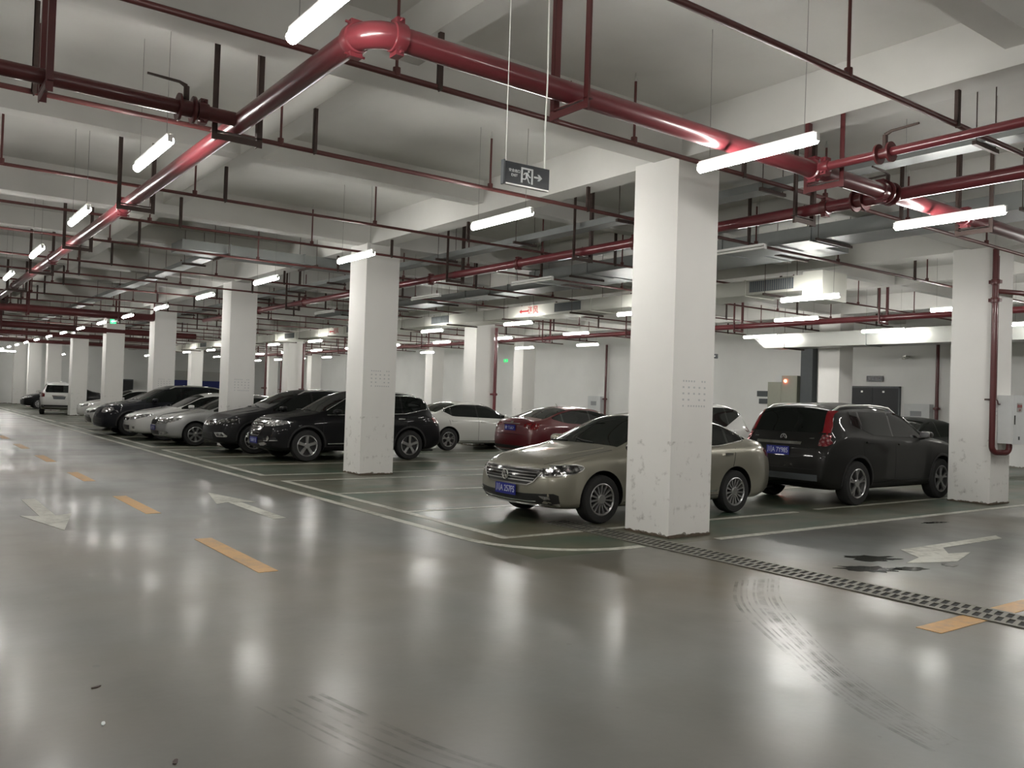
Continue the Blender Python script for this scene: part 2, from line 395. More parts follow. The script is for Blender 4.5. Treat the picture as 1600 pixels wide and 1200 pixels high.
# tyre scuffs, thin rubbed streaks
def scuff_material(name, col, amt):
    m, N, L, P = newmat(name)
    g = N.new('ShaderNodeTexCoord').outputs['Object']
    n = noise(N, L, g, 5, 5, .65); P.inputs['Base Color'].default_value = (*col, 1); P.inputs['Roughness'].default_value = .5
    L.new(ramp(N, L, n, [(.40, (0, 0, 0)), (.66, (amt, amt, amt))]), P.inputs['Alpha']); return m
SL = scuff_material('rubbed light scuff', (.19, .18, .155), .35); SD = scuff_material('rubber scuff', (.05, .047, .04), .38)
def scuff(pts, w, m, label):
    P_ = []
    for i in range(len(pts)-1):
        a = Vector(pts[max(0, i-1)]); b = Vector(pts[i]); c_ = Vector(pts[i+1]); d = Vector(pts[min(len(pts)-1, i+2)])
        for k in range(8):
            t = k/8; P_.append(.5*((2*b)+(c_-a)*t+(2*a-5*b+4*c_-d)*t*t+(3*b-a-3*c_+d)*t**3))
    up = []; dn = []
    for i in range(len(P_)-1):
        t = (P_[i+1]-P_[i]).normalized(); n_ = Vector((-t.y, t.x))*w/2; up.append(P_[i]+n_); dn.append(P_[i]-n_)
    n = len(up); o = MB().add([(p.x, p.y, .0012) for p in up+dn], [(k, k+1, n+k+1, n+k) for k in range(n-1)]).build('tyre_scuff', m)
    tag(o, label, 'tyre mark', 'tyre marks on the lane')
rsc = random.Random(21)
for k in range(9):
    o_ = k*.055+rsc.uniform(-.015, .015)
    scuff([(6.35+o_, 5.0-o_*.3), (5.55+o_, 4.35-o_*.2), (4.75+o_*.8, 3.3), (4.25+o_*.7, 2.55), (4.0+o_*.5, 1.9)], rsc.choice((.012, .02, .03)), SL if k % 3 else SD, 'curved %s tyre scuff on the foreground lane, %s of the bundle' % ('pale' if k % 3 else 'dark', ORD[k]))
for k in range(6):
    o_ = k*.07+rsc.uniform(-.02, .02)
    scuff([(1.55+o_, 4.2), (1.75+o_, 3.2), (2.1+o_, 2.5), (2.6+o_, 1.9)], rsc.choice((.015, .03)), SD if k % 2 else SL, 'straight %s tyre streak at the bottom left, %s of six' % ('dark' if k % 2 else 'pale', ORD[k]))
# little litter
lit = random.Random(9)
for k, (x, y) in enumerate([(.88, 4.35), (1.05, 3.75), (.95, 4.9)]):
    o = MB().prism(blob(0, 0, .035, .012, 8, rot=lit.random()*3), 0, .004).build('paper_scrap', M['signwhite'] if k == 0 else M['steel'], loc=(x, y, .0005))
    tag(o, ['small white paper scrap on the floor at the lower left', 'small dark scrap on the floor at the lower left, nearer the camera', 'small dark scrap on the floor behind the white one'][k], 'litter')

# ------------------------------------------------------------------ tube lights
def fixture(lit_=True, wl=1.25):
    r = empty('tube_light')
    b = MB().box(-.026, .026, -.61, .61, .012, .045); b.box(-.022, .022, -.632, -.615, -.035, .03); b.box(-.022, .022, .615, .632, -.035, .03)
    b.build('batten', M['fixture'], r)
    t = MB()
    if lit_: t.tube([(0, -.612, -.020), (0, .612, -.020)], .040, 14)  # lit tube drawn thicker to imitate its glare
    else: t.tube([(0, -.612, -.012), (0, .612, -.012)], .015, 10)
    t.build('tube', M['tube'] if lit_ else M['tubeoff'], r, 50)
    for s in (-.5, .5): MB().tube([(0, s, .05), (0, s*1.02, wl)], .0028, 5).build('wire', M['wire'], r)
    return r
proto = {}
def light(x, y, z, label, group, lit_=True, rz=0):
    key = (lit_, round(z, 2)); wl = ZC-z
    if key not in proto: proto[key] = o = fixture(lit_, wl)
    else: o = copy_tree(proto[key])
    o.location = (x, y, z); o.rotation_euler[2] = rz; tag(o, label, 'light', group); return o
LZ = 3.82
rowspec = [
    ('a', 1.95, [4.45, 8.5, 12.3, 16.2, 20.3], LZ, 'row of lights beside the thick red pipe'),
    ('b', 6.03, [4.70] + [8.50+4.03*k for k in range(15)], LZ, 'row of lights above the noses of the parked cars'),
    ('d', 13.9, [4.9+4.57*k for k in range(0, 13)], 3.69, 'row of lights along the pale air duct'),
    ('e', 18.1, [4.5, 8.7] + [12.7+4.17*k for k in range(0, 13)], LZ, 'row of lights behind the pale air duct'),
    ('f', 22.0, [4.7, 8.75] + [12.65+4.07*k for k in range(0, 14)], LZ, 'row of lights nearest the right wall')]
for nm, x, ys, z, desc in rowspec:
    for k, y in enumerate(ys):
        light(x, y, z, '%s lit tube in the %s' % (ORD[k], desc), desc.replace('row of lights', 'tube lights'))
light(9.64, 4.8, LZ, 'lit tube over the right lane, next to the upright red riser', 'tube lights of the half-lit row')
for k, y in enumerate([7.95, 12.6, 16.5, 22.0]):
    light(9.7, y, LZ, 'unlit white tube over the backs of the front row, %s of four' % ORD[k], 'unlit tubes', False)
light(6.0, 63, 3.62, 'bright crosswise tube in front of the far end wall', 'end wall light', True, PI/2)
# tubes added, mostly out of view, to light the foreground and far end
for k, (x, y) in enumerate([(1.95, .4), (6.03, .55), (1.95, -3.6), (6.03, -3.5), (9.7, .7), (-2.1, 2.4), (-2.1, 10.5), (-2.1, 18.6), (13.9, .4), (1.95, 30), (1.95, 42), (1.95, 54), (1.95, 66), (4.5, 70.5), (10.5, 70.5), (-3, 71)]):
    light(x, y, LZ, 'lit tube added to brighten the lane and far wall, %s of its kind' % ORD[k], 'tubes added to brighten the lane and far wall')

# ------------------------------------------------------------------ sprinkler branch lines
SZ = 4.25
risme = MB().tube([(0, 0, 0), (0, 0, .62)], .014, 8).tube([(0, 0, -.028), (0, 0, .045)], .034, 8).mesh('riser', M['branch'], 50)
headme = MB().tube([(0, 0, 0), (0, 0, .03), (0, 0, .05), (0, 0, .09)], [.016, .02, .008, .006], 8).mesh('sprinkler_head', M['alu'], 50)
hanme = MB().box(-.022, .022, -.004, .004, -.02, ZC-SZ).box(-.022, -.015, -.004, .035, -.02, ZC-SZ).tube([(0, -.03, -.03), (0, .03, -.03)], .008, 6).mesh('hanger', M['steel'])
def branch_line(x0, x1, y, label, risers, hangers, r=.024, z=SZ, m='branch'):
    t = empty('sprinkler_pipe', (0, y, z)); tag(t, label, 'pipe', 'sprinkler pipes under the slab')
    MB().tube([(x0, 0, 0), (x1, 0, 0)], r, 12).build('pipe', M[m], t, 50)
    for x in risers:
        if x0 < x < x1:
            q = link('riser', risme, t, (x, 0, .02)); link('sprinkler_head', headme, q, (0, 0, .62))
    for x in hangers:
        if x0 < x < x1: link('hanger', hanme, t, (x, -.03, 0))
    return t
ysp = [-1.5, 1.4, 3.83, 6.23, 8.80, 11.95]
for k in range(18):
    b_ = [14.40, 16.94, 20.09][k % 3]+PP*(k//3)
    if b_ < 66: ysp.append(b_)
rs = random.Random(11)
for k, y in enumerate(ysp):
    ri = [-4.6, -1.9, 1.02, 3.31, 6.06, 9.42, 11.4, 13.75, 16.9, 19.6, 22.3, 25.0]
    ha = [-3.9, -.4, 3.72, 7.8, 11.2, 16.4, 20.5, 24.6]
    if k > 5: ri = [a+rs.uniform(-.12, .12) for a in ri]; ha = [a+rs.uniform(-.14, .14) for a in ha]
    x0 = -5.5; x1 = 25.6 if y > 7 else 22
    if k == 4: ha = [.98, 3.69, 7.7, 11.2, 16.4, 20.5]
    if k in (0, 1) : continue
    branch_line(x0, x1, y, '%s thin sprinkler pipe crossing under the slab' % ORD[k-2], ri, ha, .026 if k < 5 else .022)

# ------------------------------------------------------------------ fire mains
def clamp(axis, r):
    b = MB()
    b.lathe([(r, -.05), (r+.016, -.045), (r+.020, -.02), (r+.020, .02), (r+.016, .045), (r, .05)], (0, 0, 0), axis, 24)
    for s in (-1, 1):
        c_ = {'x': ((0, 0, s*(r+.024)),), 'y': ((0, 0, s*(r+.024)),), 'z': ((0, s*(r+.024), 0),)}[axis][0]
        if axis == 'x': b.box(-.03, .03, -.045, .045, c_[2]-.02, c_[2]+.02); b.tube([(0, -.075, c_[2]), (0, .075, c_[2])], .009, 6)
        elif axis == 'y': b.box(-.045, .045, -.03, .03, c_[2]-.02, c_[2]+.02); b.tube([(-.075, 0, c_[2]), (.075, 0, c_[2])], .009, 6)
        else: b.box(-.045, .045, c_[1]-.02, c_[1]+.02, -.03, .03)
    return b
def ushape(axis, r, z):   # two angle-steel uprights and a cross bar carrying a pipe along `axis`
    b = MB(); h = r+.10; zt = ZC-z
    def bx(u0, u1, w0, w1, z0, z1):
        if axis == 'y': b.box(u0, u1, w0, w1, z0, z1)
        else: b.box(w0, w1, u0, u1, z0, z1)
    for s in (-1, 1):
        bx(s*h-.005, s*h+.005, -.028, .028, -r-.09, zt); bx(min(s*h, s*(h+.045)), max(s*h, s*(h+.045)), -.028, -.020, -r-.09, zt)
    bx(-h-.045, h+.045, -.03, -.022, -r-.085, -r-.03); bx(-h-.045, h+.045, -.028, .028, -r-.012, -r-.003)
    bx(-.006, .006, -.01, -.004, r, r+.012)
    return b
def elbow_pts(p, d0, d1, R, n=10):
    d0, d1 = Vector(d0), Vector(d1); c_ = Vector(p)-d0*R+d1*R
    return [c_ - d1*R*math.cos(a) + d0*R*math.sin(a) for a in [k*PI/2/n for k in range(n+1)]]
PZ = 4.0
mp = empty('fire_main', (2.47, 5.05, PZ)); tag(mp, 'thick glossy red fire main with an elbow, hung below the ceiling', 'pipe')
R_ = .084
MB().tube([(0, .22, 0), (0, 68.5, 0)], R_, 20).build('pipe', M['red'], mp, 50)
MB().tube([(.22, 0, 0), (8.66, 0, 0)], R_, 20).build('pipe', M['red'], mp, 50)
MB().tube(elbow_pts((0, 0, 0), (0, -1, 0), (1, 0, 0), .20, 12), R_+.006, 20).build('elbow', M['red'], mp, 60)
clamp('y', R_).build('coupling', M['red'], mp, 40, (0, .21, 0)); clamp('x', R_).build('coupling', M['red'], mp, 40, (.21, 0, 0))
cy_me = clamp('y', R_).mesh('coupling', M['red'], 40); cx_me = clamp('x', R_).mesh('coupling', M['red'], 40)
for y in (7.2, 13.2, 19.2, 25.2, 31.2): link('coupling', cy_me, mp, (0, y, 0))
for x in (4.95, 6.2, 8.1): link('coupling', cx_me, mp, (x, 0, 0))
uy_me = ushape('y', R_, PZ).mesh('hanger', M['steel']); ux_me = ushape('x', R_, PZ).mesh('hanger', M['steel'])
for y in (2.62, 6.5, 10.6, 14.7, 18.8, 22.9, 27.0, 31.1, 35.2, 39.3): link('hanger', uy_me, mp, (0, y, 0))
MB().tube([(8.66, 0, 0), (12.2, 0, 0)], R_, 20).build('pipe', M['darkred'], mp, 50)
uxr = ushape('x', R_, PZ).mesh('hanger', M['darkred'])
for x in (1.75, 5.15, 8.35): link('hanger', uxr if x < 6 else ux_me, mp, (x, 0, 0))
def valve(parent, loc, r, axis):
    b = MB().lathe([(r+.002, -.07), (r+.055, -.07), (r+.055, -.05), (r+.01, -.045), (r+.01, .045), (r+.055, .05), (r+.055, .07), (r+.002, .07)], (0, 0, 0), axis, 22)
    v_ = b.build('valve', M['darkred'], parent, 40, loc)
    MB().tube([(0, 0, r), (0, 0, r+.13)], .024, 10).build('valve_neck', M['steel'], v_, 40)
    a = (-1, 0) if axis == 'x' else (0, -1)
    MB().tube([(0, 0, r+.13), (a[0]*.06, a[1]*.06, r+.155), (a[0]*.32, a[1]*.32, r+.165)], [.02, .014, .011], 8).build('valve_lever', M['steel'], v_, 40)
    return v_
valve(mp, (6.34, 0, 0), R_-.01, 'x')
# cross main joining from the left
lp = empty('cross_main', (0, 7.52, PZ)); tag(lp, 'dark red main with lever valve joining the fire main from the left', 'pipe')
MB().tube([(-6, 0, 0), (2.40, 0, 0)], .062, 18).build('pipe', M['darkred'], lp, 50)
clamp('x', .062).build('coupling', M['darkred'], lp, 40, (2.12, 0, 0))
valve(lp, (2.26-.28, 0, 0), .062, 'x')
ul = ushape('x', .062, PZ).mesh('hanger', M['darkred'])
link('hanger', ul, lp, (.92, 0, 0)); link('hanger', ul, lp, (-3, 0, 0))
# two lines running in depth on the right
yp = empty('depth_main', (8.93, 0, PZ)); tag(yp, 'red main running in depth behind the large column', 'pipe')
MB().tube([(0, -2, 0), (0, 30.5, 0)], .070, 18).build('pipe', M['red'], yp, 50)
cyl = clamp('y', .070).mesh('coupling', M['darkred'], 40); uyl = ushape('y', .070, PZ).mesh('hanger', M['steel'])
for y in (5.9, 9.1, 12.0, 15.0, 18.2, 21.6, 25.0): link('coupling', cyl, yp, (0, y, 0))
for y in (2.5, 6.2, 10.3, 14.1, 18.3, 22.4, 26.5): link('hanger', uyl, yp, (0, y, 0))
valve(yp, (0, 5.45, .012), .07, 'y')
tp = empty('thin_depth_pipe', (7.40, 0, PZ)); tag(tp, 'thin bright red pipe with a lever valve leaving the main towards the camera', 'pipe')
MB().tube([(0, -2, 0), (0, 4.97, 0)], .042, 16).build('pipe', M['red'], tp, 50)
clamp('y', .042).build('coupling', M['red'], tp, 40, (0, 4.9, 0)); valve(tp, (0, 4.28, 0), .040, 'y')
link('hanger', ushape('y', .042, PZ).mesh('hanger', M['steel']), tp, (0, 2.72, 0))
# far mains
fm = empty('wall_side_main', (20.5, 0, 3.98)); tag(fm, 'red main hanging along the right wall behind the lamps', 'pipe')
MB().tube([(0, 3, 0), (0, 62, 0)], .080, 16).build('pipe', M['red'], fm, 50)
uyf = ushape('y', .080, 3.98).mesh('hanger', M['darkred'])
for k in range(12): link('hanger', uyf, fm, (0, 7.2+4.6*k, 0))
for k, (y, x1, z) in enumerate([(31.5, 7.6, 4.02), (39.6, 11.5, 3.95), (47.0, 12.0, 4.0), (55.1, 14, 4.0)]):
    f_ = empty('far_cross_main', (0, y, z)); tag(f_, '%s thick dark red main crossing the far end of the lane' % ORD[k], 'pipe', 'far cross mains')
    pts = [(-6, 0, 0), (x1-.25, 0, 0)]
    if k == 0: pts = [(-6, 0, 0)] + elbow_pts((x1, 0, 0), (1, 0, 0), (0, 0, 1), .22, 8) + [(x1, 0, .9)]
    MB().tube(pts, .13 if k < 2 else .1, 16).build('pipe', M['darkred'], f_, 50)
    uu = ushape('x', .13 if k < 2 else .1, z).mesh('hanger', M['darkred'])
    for x in (1.2, 3.6, 6.3): link('hanger', uu, f_, (x, 0, 0))

# risers
rp = empty('riser_pipe', (15.56, 6.885, 0)); tag(rp, 'dark red riser pipe strapped to the right column and turning up into the hydrant cabinet', 'pipe')
MB().tube([(0, 0, 4.5)] + elbow_pts((0, 0, .93), (0, 0, -1), (.961, -.275, 0), .12, 8) + elbow_pts((.40, -.115, .93), (.961, -.275, 0), (0, 0, 1), .1, 6)[0:] + [(.40, -.115, 1.09)], .050, 16).build('pipe', M['darkred'], rp, 50)
for z in (3.60, 3.92): clamp('z', .050).build('coupling', M['darkred'], rp, 40, (0, 0, z))
MB().tube([(0, 0, 3.76), (.5, -.20, 3.76), (2.6, -.20, 3.76)], .045, 14).build('side_branch', M['darkred'], rp, 50)
MB().box(-.07, .09, .03, .11, 1.84, 1.87).build('pipe_clip', M['steel'], rp)
MB().tube([(.15, .012, 4.4), (.15, .012, 1.86)] + [Vector((.15, .012, 1.86))+Vector((.08*math.sin(a), 0, -.08*(1-math.cos(a)))) for a in (.5, 1.0, PI/2)] + [(.30, .012, 1.78)], .011, 8).build('conduit', M['branch'], rp, 50)
hc = empty('hydrant_cabinet', (15.86, 6.93, 1.09)); tag(hc, 'white fire hydrant cabinet on the right column with a red lettered label', 'cabinet')
MB().box(0, .75, -.24, 0, 0, .85).build('body', M['cabinet'], hc)
d_ = MB().box(.0, .75, -.262, -.243, -.01, .86).build('door', M['cabinet'], hc)
MB().box(.035, .055, -.275, -.262, .34, .50).build('door_handle', M['gloss'], d_)
MB().box(.13, .33, -.266, -.262, .56, .72).build('label_plate', M['alu'], d_)
link('lettering', text_mesh('消火栓', .062, M['redtext'], .001), d_, (.23, -.2675, .66)).rotation_euler = (PI/2, 0, 0)
link('lettering', text_mesh('119', .05, M['redtext'], .001), d_, (.23, -.2675, .595)).rotation_euler = (PI/2, 0, 0)
MB().box(.20, .26, -.266, -.262, .07, .13).build('vent', M['darkgrey'], d_)
for k, (x, y, zt, m_, lab) in enumerate([(16.38, 23.12, 3.95, 'red', 'red riser pipe with a valve in front of the column behind the white car'),
        (16.33, 39.3, 3.95, 'darkred', 'red riser pipe on the column behind the two black off-roaders'),
        (14.65, 39.8, 3.95, 'darkred', 'thin red riser pipe left of the far hydrant box'),
        (27.5, 29.7, 4.3, 'darkred', 'dark riser pipe on the right wall behind the red car'),
        (27.5, 13.9, 4.2, 'darkred', 'dark riser pipe on the right wall near the double door'),
        (24.4, 63.0, 3.9, 'darkred', 'thin riser pipe far away beside the blue shutters')]):
    q = empty('riser_pipe', (x, y, 0)); tag(q, lab, 'pipe')
    MB().tube([(0, 0, 0), (0, 0, zt)], .055, 12).build('pipe', M[m_], q, 50)
    v_ = clamp('z', .055).build('coupling', M[m_], q, 40, (0, 0, 1.72)); MB().tube([(0, 0, 0), (-.2, -.05, 0)], .03, 8).build('stub', M[m_], v_, 40)

# ------------------------------------------------------------------ ducts and trays
def duct(name, x0, x1, y0, y1, z0, z1, m, label, cat='duct', flange=1.5, hang=3.0, axis='y', fl='zinc', tilt=None):
    t = empty(name, (0, 0, 0)); tag(t, label, cat)
    b = MB().box(x0, x1, y0, y1, z0, z1)
    b.build('casing', M[m], t)
    a0, a1 = (y0, y1) if axis == 'y' else (x0, x1)
    fb = MB(); k = a0+flange*.6
    while flange and k < a1:
        fb = MB()
        if axis == 'y': fb.box(x0-.02, x1+.02, k-.012, k+.012, z0-.02, z1+.02)
        else: fb.box(k-.012, k+.012, y0-.02, y1+.02, z0-.02, z1+.02)
        fb.build('flange', M[fl], t); k += flange
    k = a0+.9
    while k < a1:
        h = MB()
        if axis == 'y':
            h.box(x0-.12, x1+.12, k-.02, k+.02, z0-.045, z0-.002)
            for x in (x0-.07, x1+.07): h.tube([(x, k, z0-.04), (x, k, ZC)], .006, 5)
        else:
            h.box(k-.02, k+.02, y0-.12, y1+.12, z0-.045, z0-.002)
            for y in (y0-.07, y1+.07): h.tube([(k, y, z0-.04), (k, y, ZC)], .006, 5)
        h.build('hanger', M['steel'], t); k += hang
    return t
wd = duct('air_duct', 14.28, 15.2, 9.82, 56, 3.90, 4.20, 'duct', 'long pale sheet metal air duct with louvres and red lettering', flange=2.4, fl='duct')
for k, y in enumerate([10.1+6.35*q for q in range(7)]):
    g_ = MB().box(14.262, 14.285, y, y+1.05, 3.95, 4.17); gg = g_.build('louvre', M['grill'], wd)
    l_ = MB()
    for s in range(20): l_.box(14.252, 14.264, y+.03+s*.052, y+.045+s*.052, 3.955, 4.165)
    l_.build('louvre_blades', M['zinc'], gg)
for k, y in enumerate([18.75, 31.5, 44.2]):
    a = MB().prism([(0, 0), (-.10, .06), (-.10, .022), (-.42, .022), (-.42, -.022), (-.10, -.022), (-.10, -.06)], 0, .003)
    o = a.build('painted_arrow', M['redtext'], wd, loc=(14.268, y+.05, 4.05)); o.rotation_euler = (PI/2, 0, -PI/2)
    o.rotation_euler = Matrix(((0, 0, -1), (-1, 0, 0), (0, 1, 0))).to_euler(); o.location = (14.279, y+.32, 4.05); o.scale = (-1, 1, 1)
    o = link('lettering', text_mesh('送风', .24, M['redtext'], .002), wd, (14.276, y-.30, 4.05)); o.rotation_euler = Matrix(((0, 0, -1), (-1, 0, 0), (0, 1, 0))).to_euler()
MB().box(14.2, 15.0, 9.40, 9.84, 3.68, 4.24).build('end_box', M['duct'], wd)
sd = empty('crosswise_duct', (0, 0, 0)); tag(sd, 'pale duct with a slanted end crossing in front of the double door wall', 'duct')
MB().prism([(5, 3.48), (17.0, 3.48), (17.55, 3.91), (5, 3.91)], 22.6, 23.4, lambda a, b, t: (t, a, b)).build('casing', mat('dull tinned duct', (.34, .35, .325), .36, .5), sd)
for y in (6.6, 10.8, 16.2):
    h = MB().box(22.45, 23.55, y-.02, y+.02, 3.43, 3.478)
    for x in (22.52, 23.48): h.tube([(x, y, 3.45), (x, y, ZC)], .008, 5)
    h.build('hanger', M['steel'], sd)
for y in (8.7, 13.5): MB().box(22.58, 23.42, y-.012, y+.012, 3.46, 3.93).build('flange', M['zinc'], sd)
duct('grey_duct', 11.85, 12.60, -2, 15.5, 4.30, 4.54, 'zinc', 'grey galvanised duct passing over the backs of the parked cars', flange=1.8)
duct('cable_tray', 8.85, 9.12, -2, 46, 4.36, 4.46, 'zinc', 'slim galvanised cable tray running in depth above the red main', 'cable tray', flange=0, hang=2.6)
duct('grey_duct', 4.6, 8.75, 17.35, 18.15, 4.36, 4.55, 'zinc', 'grey duct crossing above the second column', flange=1.6, hang=1.9, axis='x')
duct('cable_tray', 5.25, 5.52, 18.4, 60, 4.36, 4.46, 'zinc', 'galvanised cable tray running away above the left lamps', 'cable tray', flange=0, hang=3.2)
duct('grey_duct', 12.85, 13.6, 8.5, 30, 4.36, 4.54, 'zinc', 'flat grey duct beside the pale air duct', flange=2.0)

# ------------------------------------------------------------------ exit signs
es = empty('exit_sign', (3.50, 4.65, 3.14)); tag(es, 'dark hanging exit sign with a white running figure and right arrow', 'sign')
MB().box(-.19, .19, -.012, .012, -.075, .075).build('panel', M['signdark'], es)
MB().box(-.175, .185, -.015, .013, -.082, -.072).build('bottom_rail', M['alu'], es)
MB().box(-.196, -.183, -.018, .018, -.084, .082).build('end_cap', M['darkgrey'], es)
fr_ = lambda a, b, t: (a, t, b)
p = MB()   # door frame, figure, arrow as raised white shapes
for x0, x1, z0, z1 in ((-.050, -.036, -.054, .052), (.036, .050, -.054, .052), (-.050, .050, .040, .052)): p.box(x0, x1, -.0145, -.012, z0, z1)
p.lathe([(0, 0), (.008, 0), (.008, -.0025), (0, -.0025)], (.014, -.012, .030), 'y', 14)
for poly in ([(-.030, .004), (-.022, .018), (-.002, .022), (.008, .020), (.013, .010), (.022, -.002), (.032, -.006), (.030, -.012), (.018, -.009), (.008, .002), (.004, -.006), (-.010, -.010), (-.012, .012), (-.018, .010), (-.024, 0)],
             [(-.010, -.010), (.004, -.006), (.010, -.016), (.020, -.040), (.028, -.048), (.022, -.052), (.012, -.044), (.001, -.020), (-.003, -.012)],
             [(-.010, -.008), (.000, -.010), (-.006, -.024), (-.014, -.031), (-.038, -.031), (-.038, -.023), (-.018, -.023), (-.012, -.016)],
             [(.060, -.006), (.100, -.006), (.088, -.022), (.104, -.022), (.128, 0), (.104, .022), (.088, .022), (.100, .006), (.060, .006)]):
    p.prism(poly, -.0145, -.012, fr_)
p.build('pictogram', M['signwhite'], es)
for s_, sz, z in (('安全出口', .024, .016), ('EXIT', .026, -.014)):
    o = link('lettering', text_mesh(s_, sz, M['signwhite'], .0012), es, (-.104, -.0135, z)); o.rotation_euler = (PI/2, 0, 0)
MB().tube([(-.17, 0, .07), (-.17, 0, ZC-3.14)], .003, 6).build('cord', M['cord'], es)
MB().tube([(.155, 0, .075), (.150, 0, .35), (.158, 0, .7), (.150, 0, 1.3), (.16, 0, ZC-3.14)], .0055, 6).build('cord', M['cord'], es)
es.rotation_euler = (0, 0, -.05)
def greensign(loc, rz, label, lit_=True, w=.34, cord=None):
    g_ = empty('exit_sign', loc, rz); tag(g_, label, 'sign')
    MB().box(-w/2, w/2, -.015, .015, -.08, .08).build('panel', M['green_lit'] if lit_ == 1 else M['signdark'], g_)
    a = MB().prism([(-.08, 0), (-.01, .05), (-.01, .018), (.08, .018), (.08, -.018), (-.01, -.018), (-.01, -.05)], -.018, -.0145, fr_)
    a.build('arrow', M['signwhite'], g_)
    if cord: MB().tube([(0, 0, .08), (0, 0, cord)], .005, 5).build('cord', M['cord'], g_)
    return g_
greensign((27.684, 38.1, 3.70), -PI/2, 'small lit green exit sign on the right wall above the white car')
greensign((6.55, 33.4, 3.93-.0), -.25, 'small lit green sign hanging far down the lane', w=.20, cord=1.1)
greensign((22.6, 19.1, 3.27), -.6, 'small dark hanging sign right of the large column', 0, .34, 1.8)

# ------------------------------------------------------------------ things on the right wall
def wallbox(name, y0, y1, z0, z1, d, m, label, cat, x=XW):
    o = empty(name, (x-.025, (y0+y1)/2, 0)); tag(o, label, cat)
    MB().box(-d, 0, -(y1-y0)/2, (y1-y0)/2, z0, z1).build('body', M[m], o); return o
dd = empty('door_1', (XW, 16.22, 0)); tag(dd, kind='structure')
for s in (-1, 1):
    l_ = MB().box(-.06, -.01, min(0, s*.95)+.005, max(0, s*.95)-.005, 0, 2.38).build('door_leaf', M['doordark'], dd)
    MB().box(-.08, -.06, s*.10-.04, s*.10+.04, 1.0, 1.14).build('door_handle', M['alu'], l_)
    MB().box(-.07, -.06, s*.40-.035, s*.40+.035, 2.22, 2.28).build('door_bolt', M['alu'], l_)
MB().box(-.09, 0, -1.0, -.95, 0, 2.44).box(-.09, 0, .95, 1.0, 0, 2.44).box(-.09, 0, -1.0, 1.0, 2.38, 2.44).build('door_frame', M['darkgrey'], dd)
dl = wallbox('door_sign', 15.85, 16.45, 2.60, 2.80, .05, 'signdark', 'small dark sign board above the dark double door', 'sign')
o = link('lettering', text_mesh('安全出口', .12, M['greytext'], .002), dl, (-.054, 0, 2.70)); o.rotation_euler = Matrix(((0, 0, -1), (-1, 0, 0), (0, 1, 0))).to_euler()
e1 = wallbox('electrical_cabinet', 19.72, 20.35, .35, 2.56, .35, 'cabgrey', 'lower of the two beige electrical cabinets on the right wall', 'cabinet')
MB().box(-.36, -.35, -.28, .28, .45, 2.46).build('door', M['cabgrey'], e1)
e2 = wallbox('electrical_cabinet', 19.02, 19.69, .35, 2.80, .40, 'cabgrey', 'taller beige electrical cabinet with a glowing red pilot lamp', 'cabinet')
MB().box(-.41, -.40, -.30, .30, .45, 2.70).build('door', M['cabgrey'], e2)
MB().tube([(-.41, .16, 2.60), (-.44, .16, 2.60)], .05, 12).build('pilot_lamp', M['redlamp'], e2)
wallbox('cable_trunking', 18.45, 18.95, 0, 4.2, .30, 'darkgrey', 'dark grey vertical cable trunking beside the electrical cabinets', 'trunking')
h2 = wallbox('hydrant_cabinet', 14.10, 14.95, .95, 1.86, .25, 'cabinet', 'white hydrant cabinet on the wall between the double door and the dark riser', 'cabinet')
MB().box(-.256, -.25, -.16, .22, 1.45, 1.62).build('label_plate', M['greytext'], h2)
h3 = wallbox('hydrant_cabinet', 29.95, 30.85, .95, 1.85, .25, 'cabinet', 'white hydrant cabinet on the wall behind the red sedan', 'cabinet')
MB().box(-.256, -.25, -.16, .22, 1.40, 1.60).build('label_plate', M['greytext'], h3)
wb_ = wallbox('wall_notice', 20.6, 21.1, 2.0, 2.22, .02, 'darkgrey', 'dark notice plate on the wall left of the electrical cabinets, upper one', 'notice')
wb_ = wallbox('wall_notice', 20.6, 21.0, 1.72, 1.92, .02, 'darkgrey', 'dark notice plate on the wall left of the electrical cabinets, lower one', 'notice')
cm = empty('security_camera', (XW, 15.0, 3.45)); tag(cm, 'small dome camera fixed high on the wall above the double door', 'camera')
MB().box(-.25, 0, -.04, .04, -.03, .03).build('bracket', M['alu'], cm); MB().tube([(-.34, 0, -.07), (-.10, 0, -.03)], .05, 12).build('camera_body', M['alu'], cm, 40)
# far end wall
for k, (x0, x1) in enumerate([(19.35, 20.9), (21.6, 23.6)]):
    f_ = empty('door_%d' % (k+2), ((x0+x1)/2, YB, 0)); tag(f_, kind='structure'); w = (x1-x0)/2
    MB().box(-w, w, -.08, 0, 0, 2.25).build('door_leaf', M['blue'], f_); sh = MB()
    for q in range(8): sh.box(-w, w, -.10, 0, 2.25+q*.1, 2.33+q*.1)
    sh.build('shutter_box', M['shutter'], f_)
fb = empty('switch_cabinet', (15.7, YB, 0)); tag(fb, 'tall dark cabinet standing against the far end wall', 'cabinet')
MB().box(-.4, .4, -.5, 0, 0, 2.15).build('body', M['darkgrey'], fb); MB().box(-.36, .36, -.52, -.5, .1, 2.05).build('door', M['doordark'], fb)

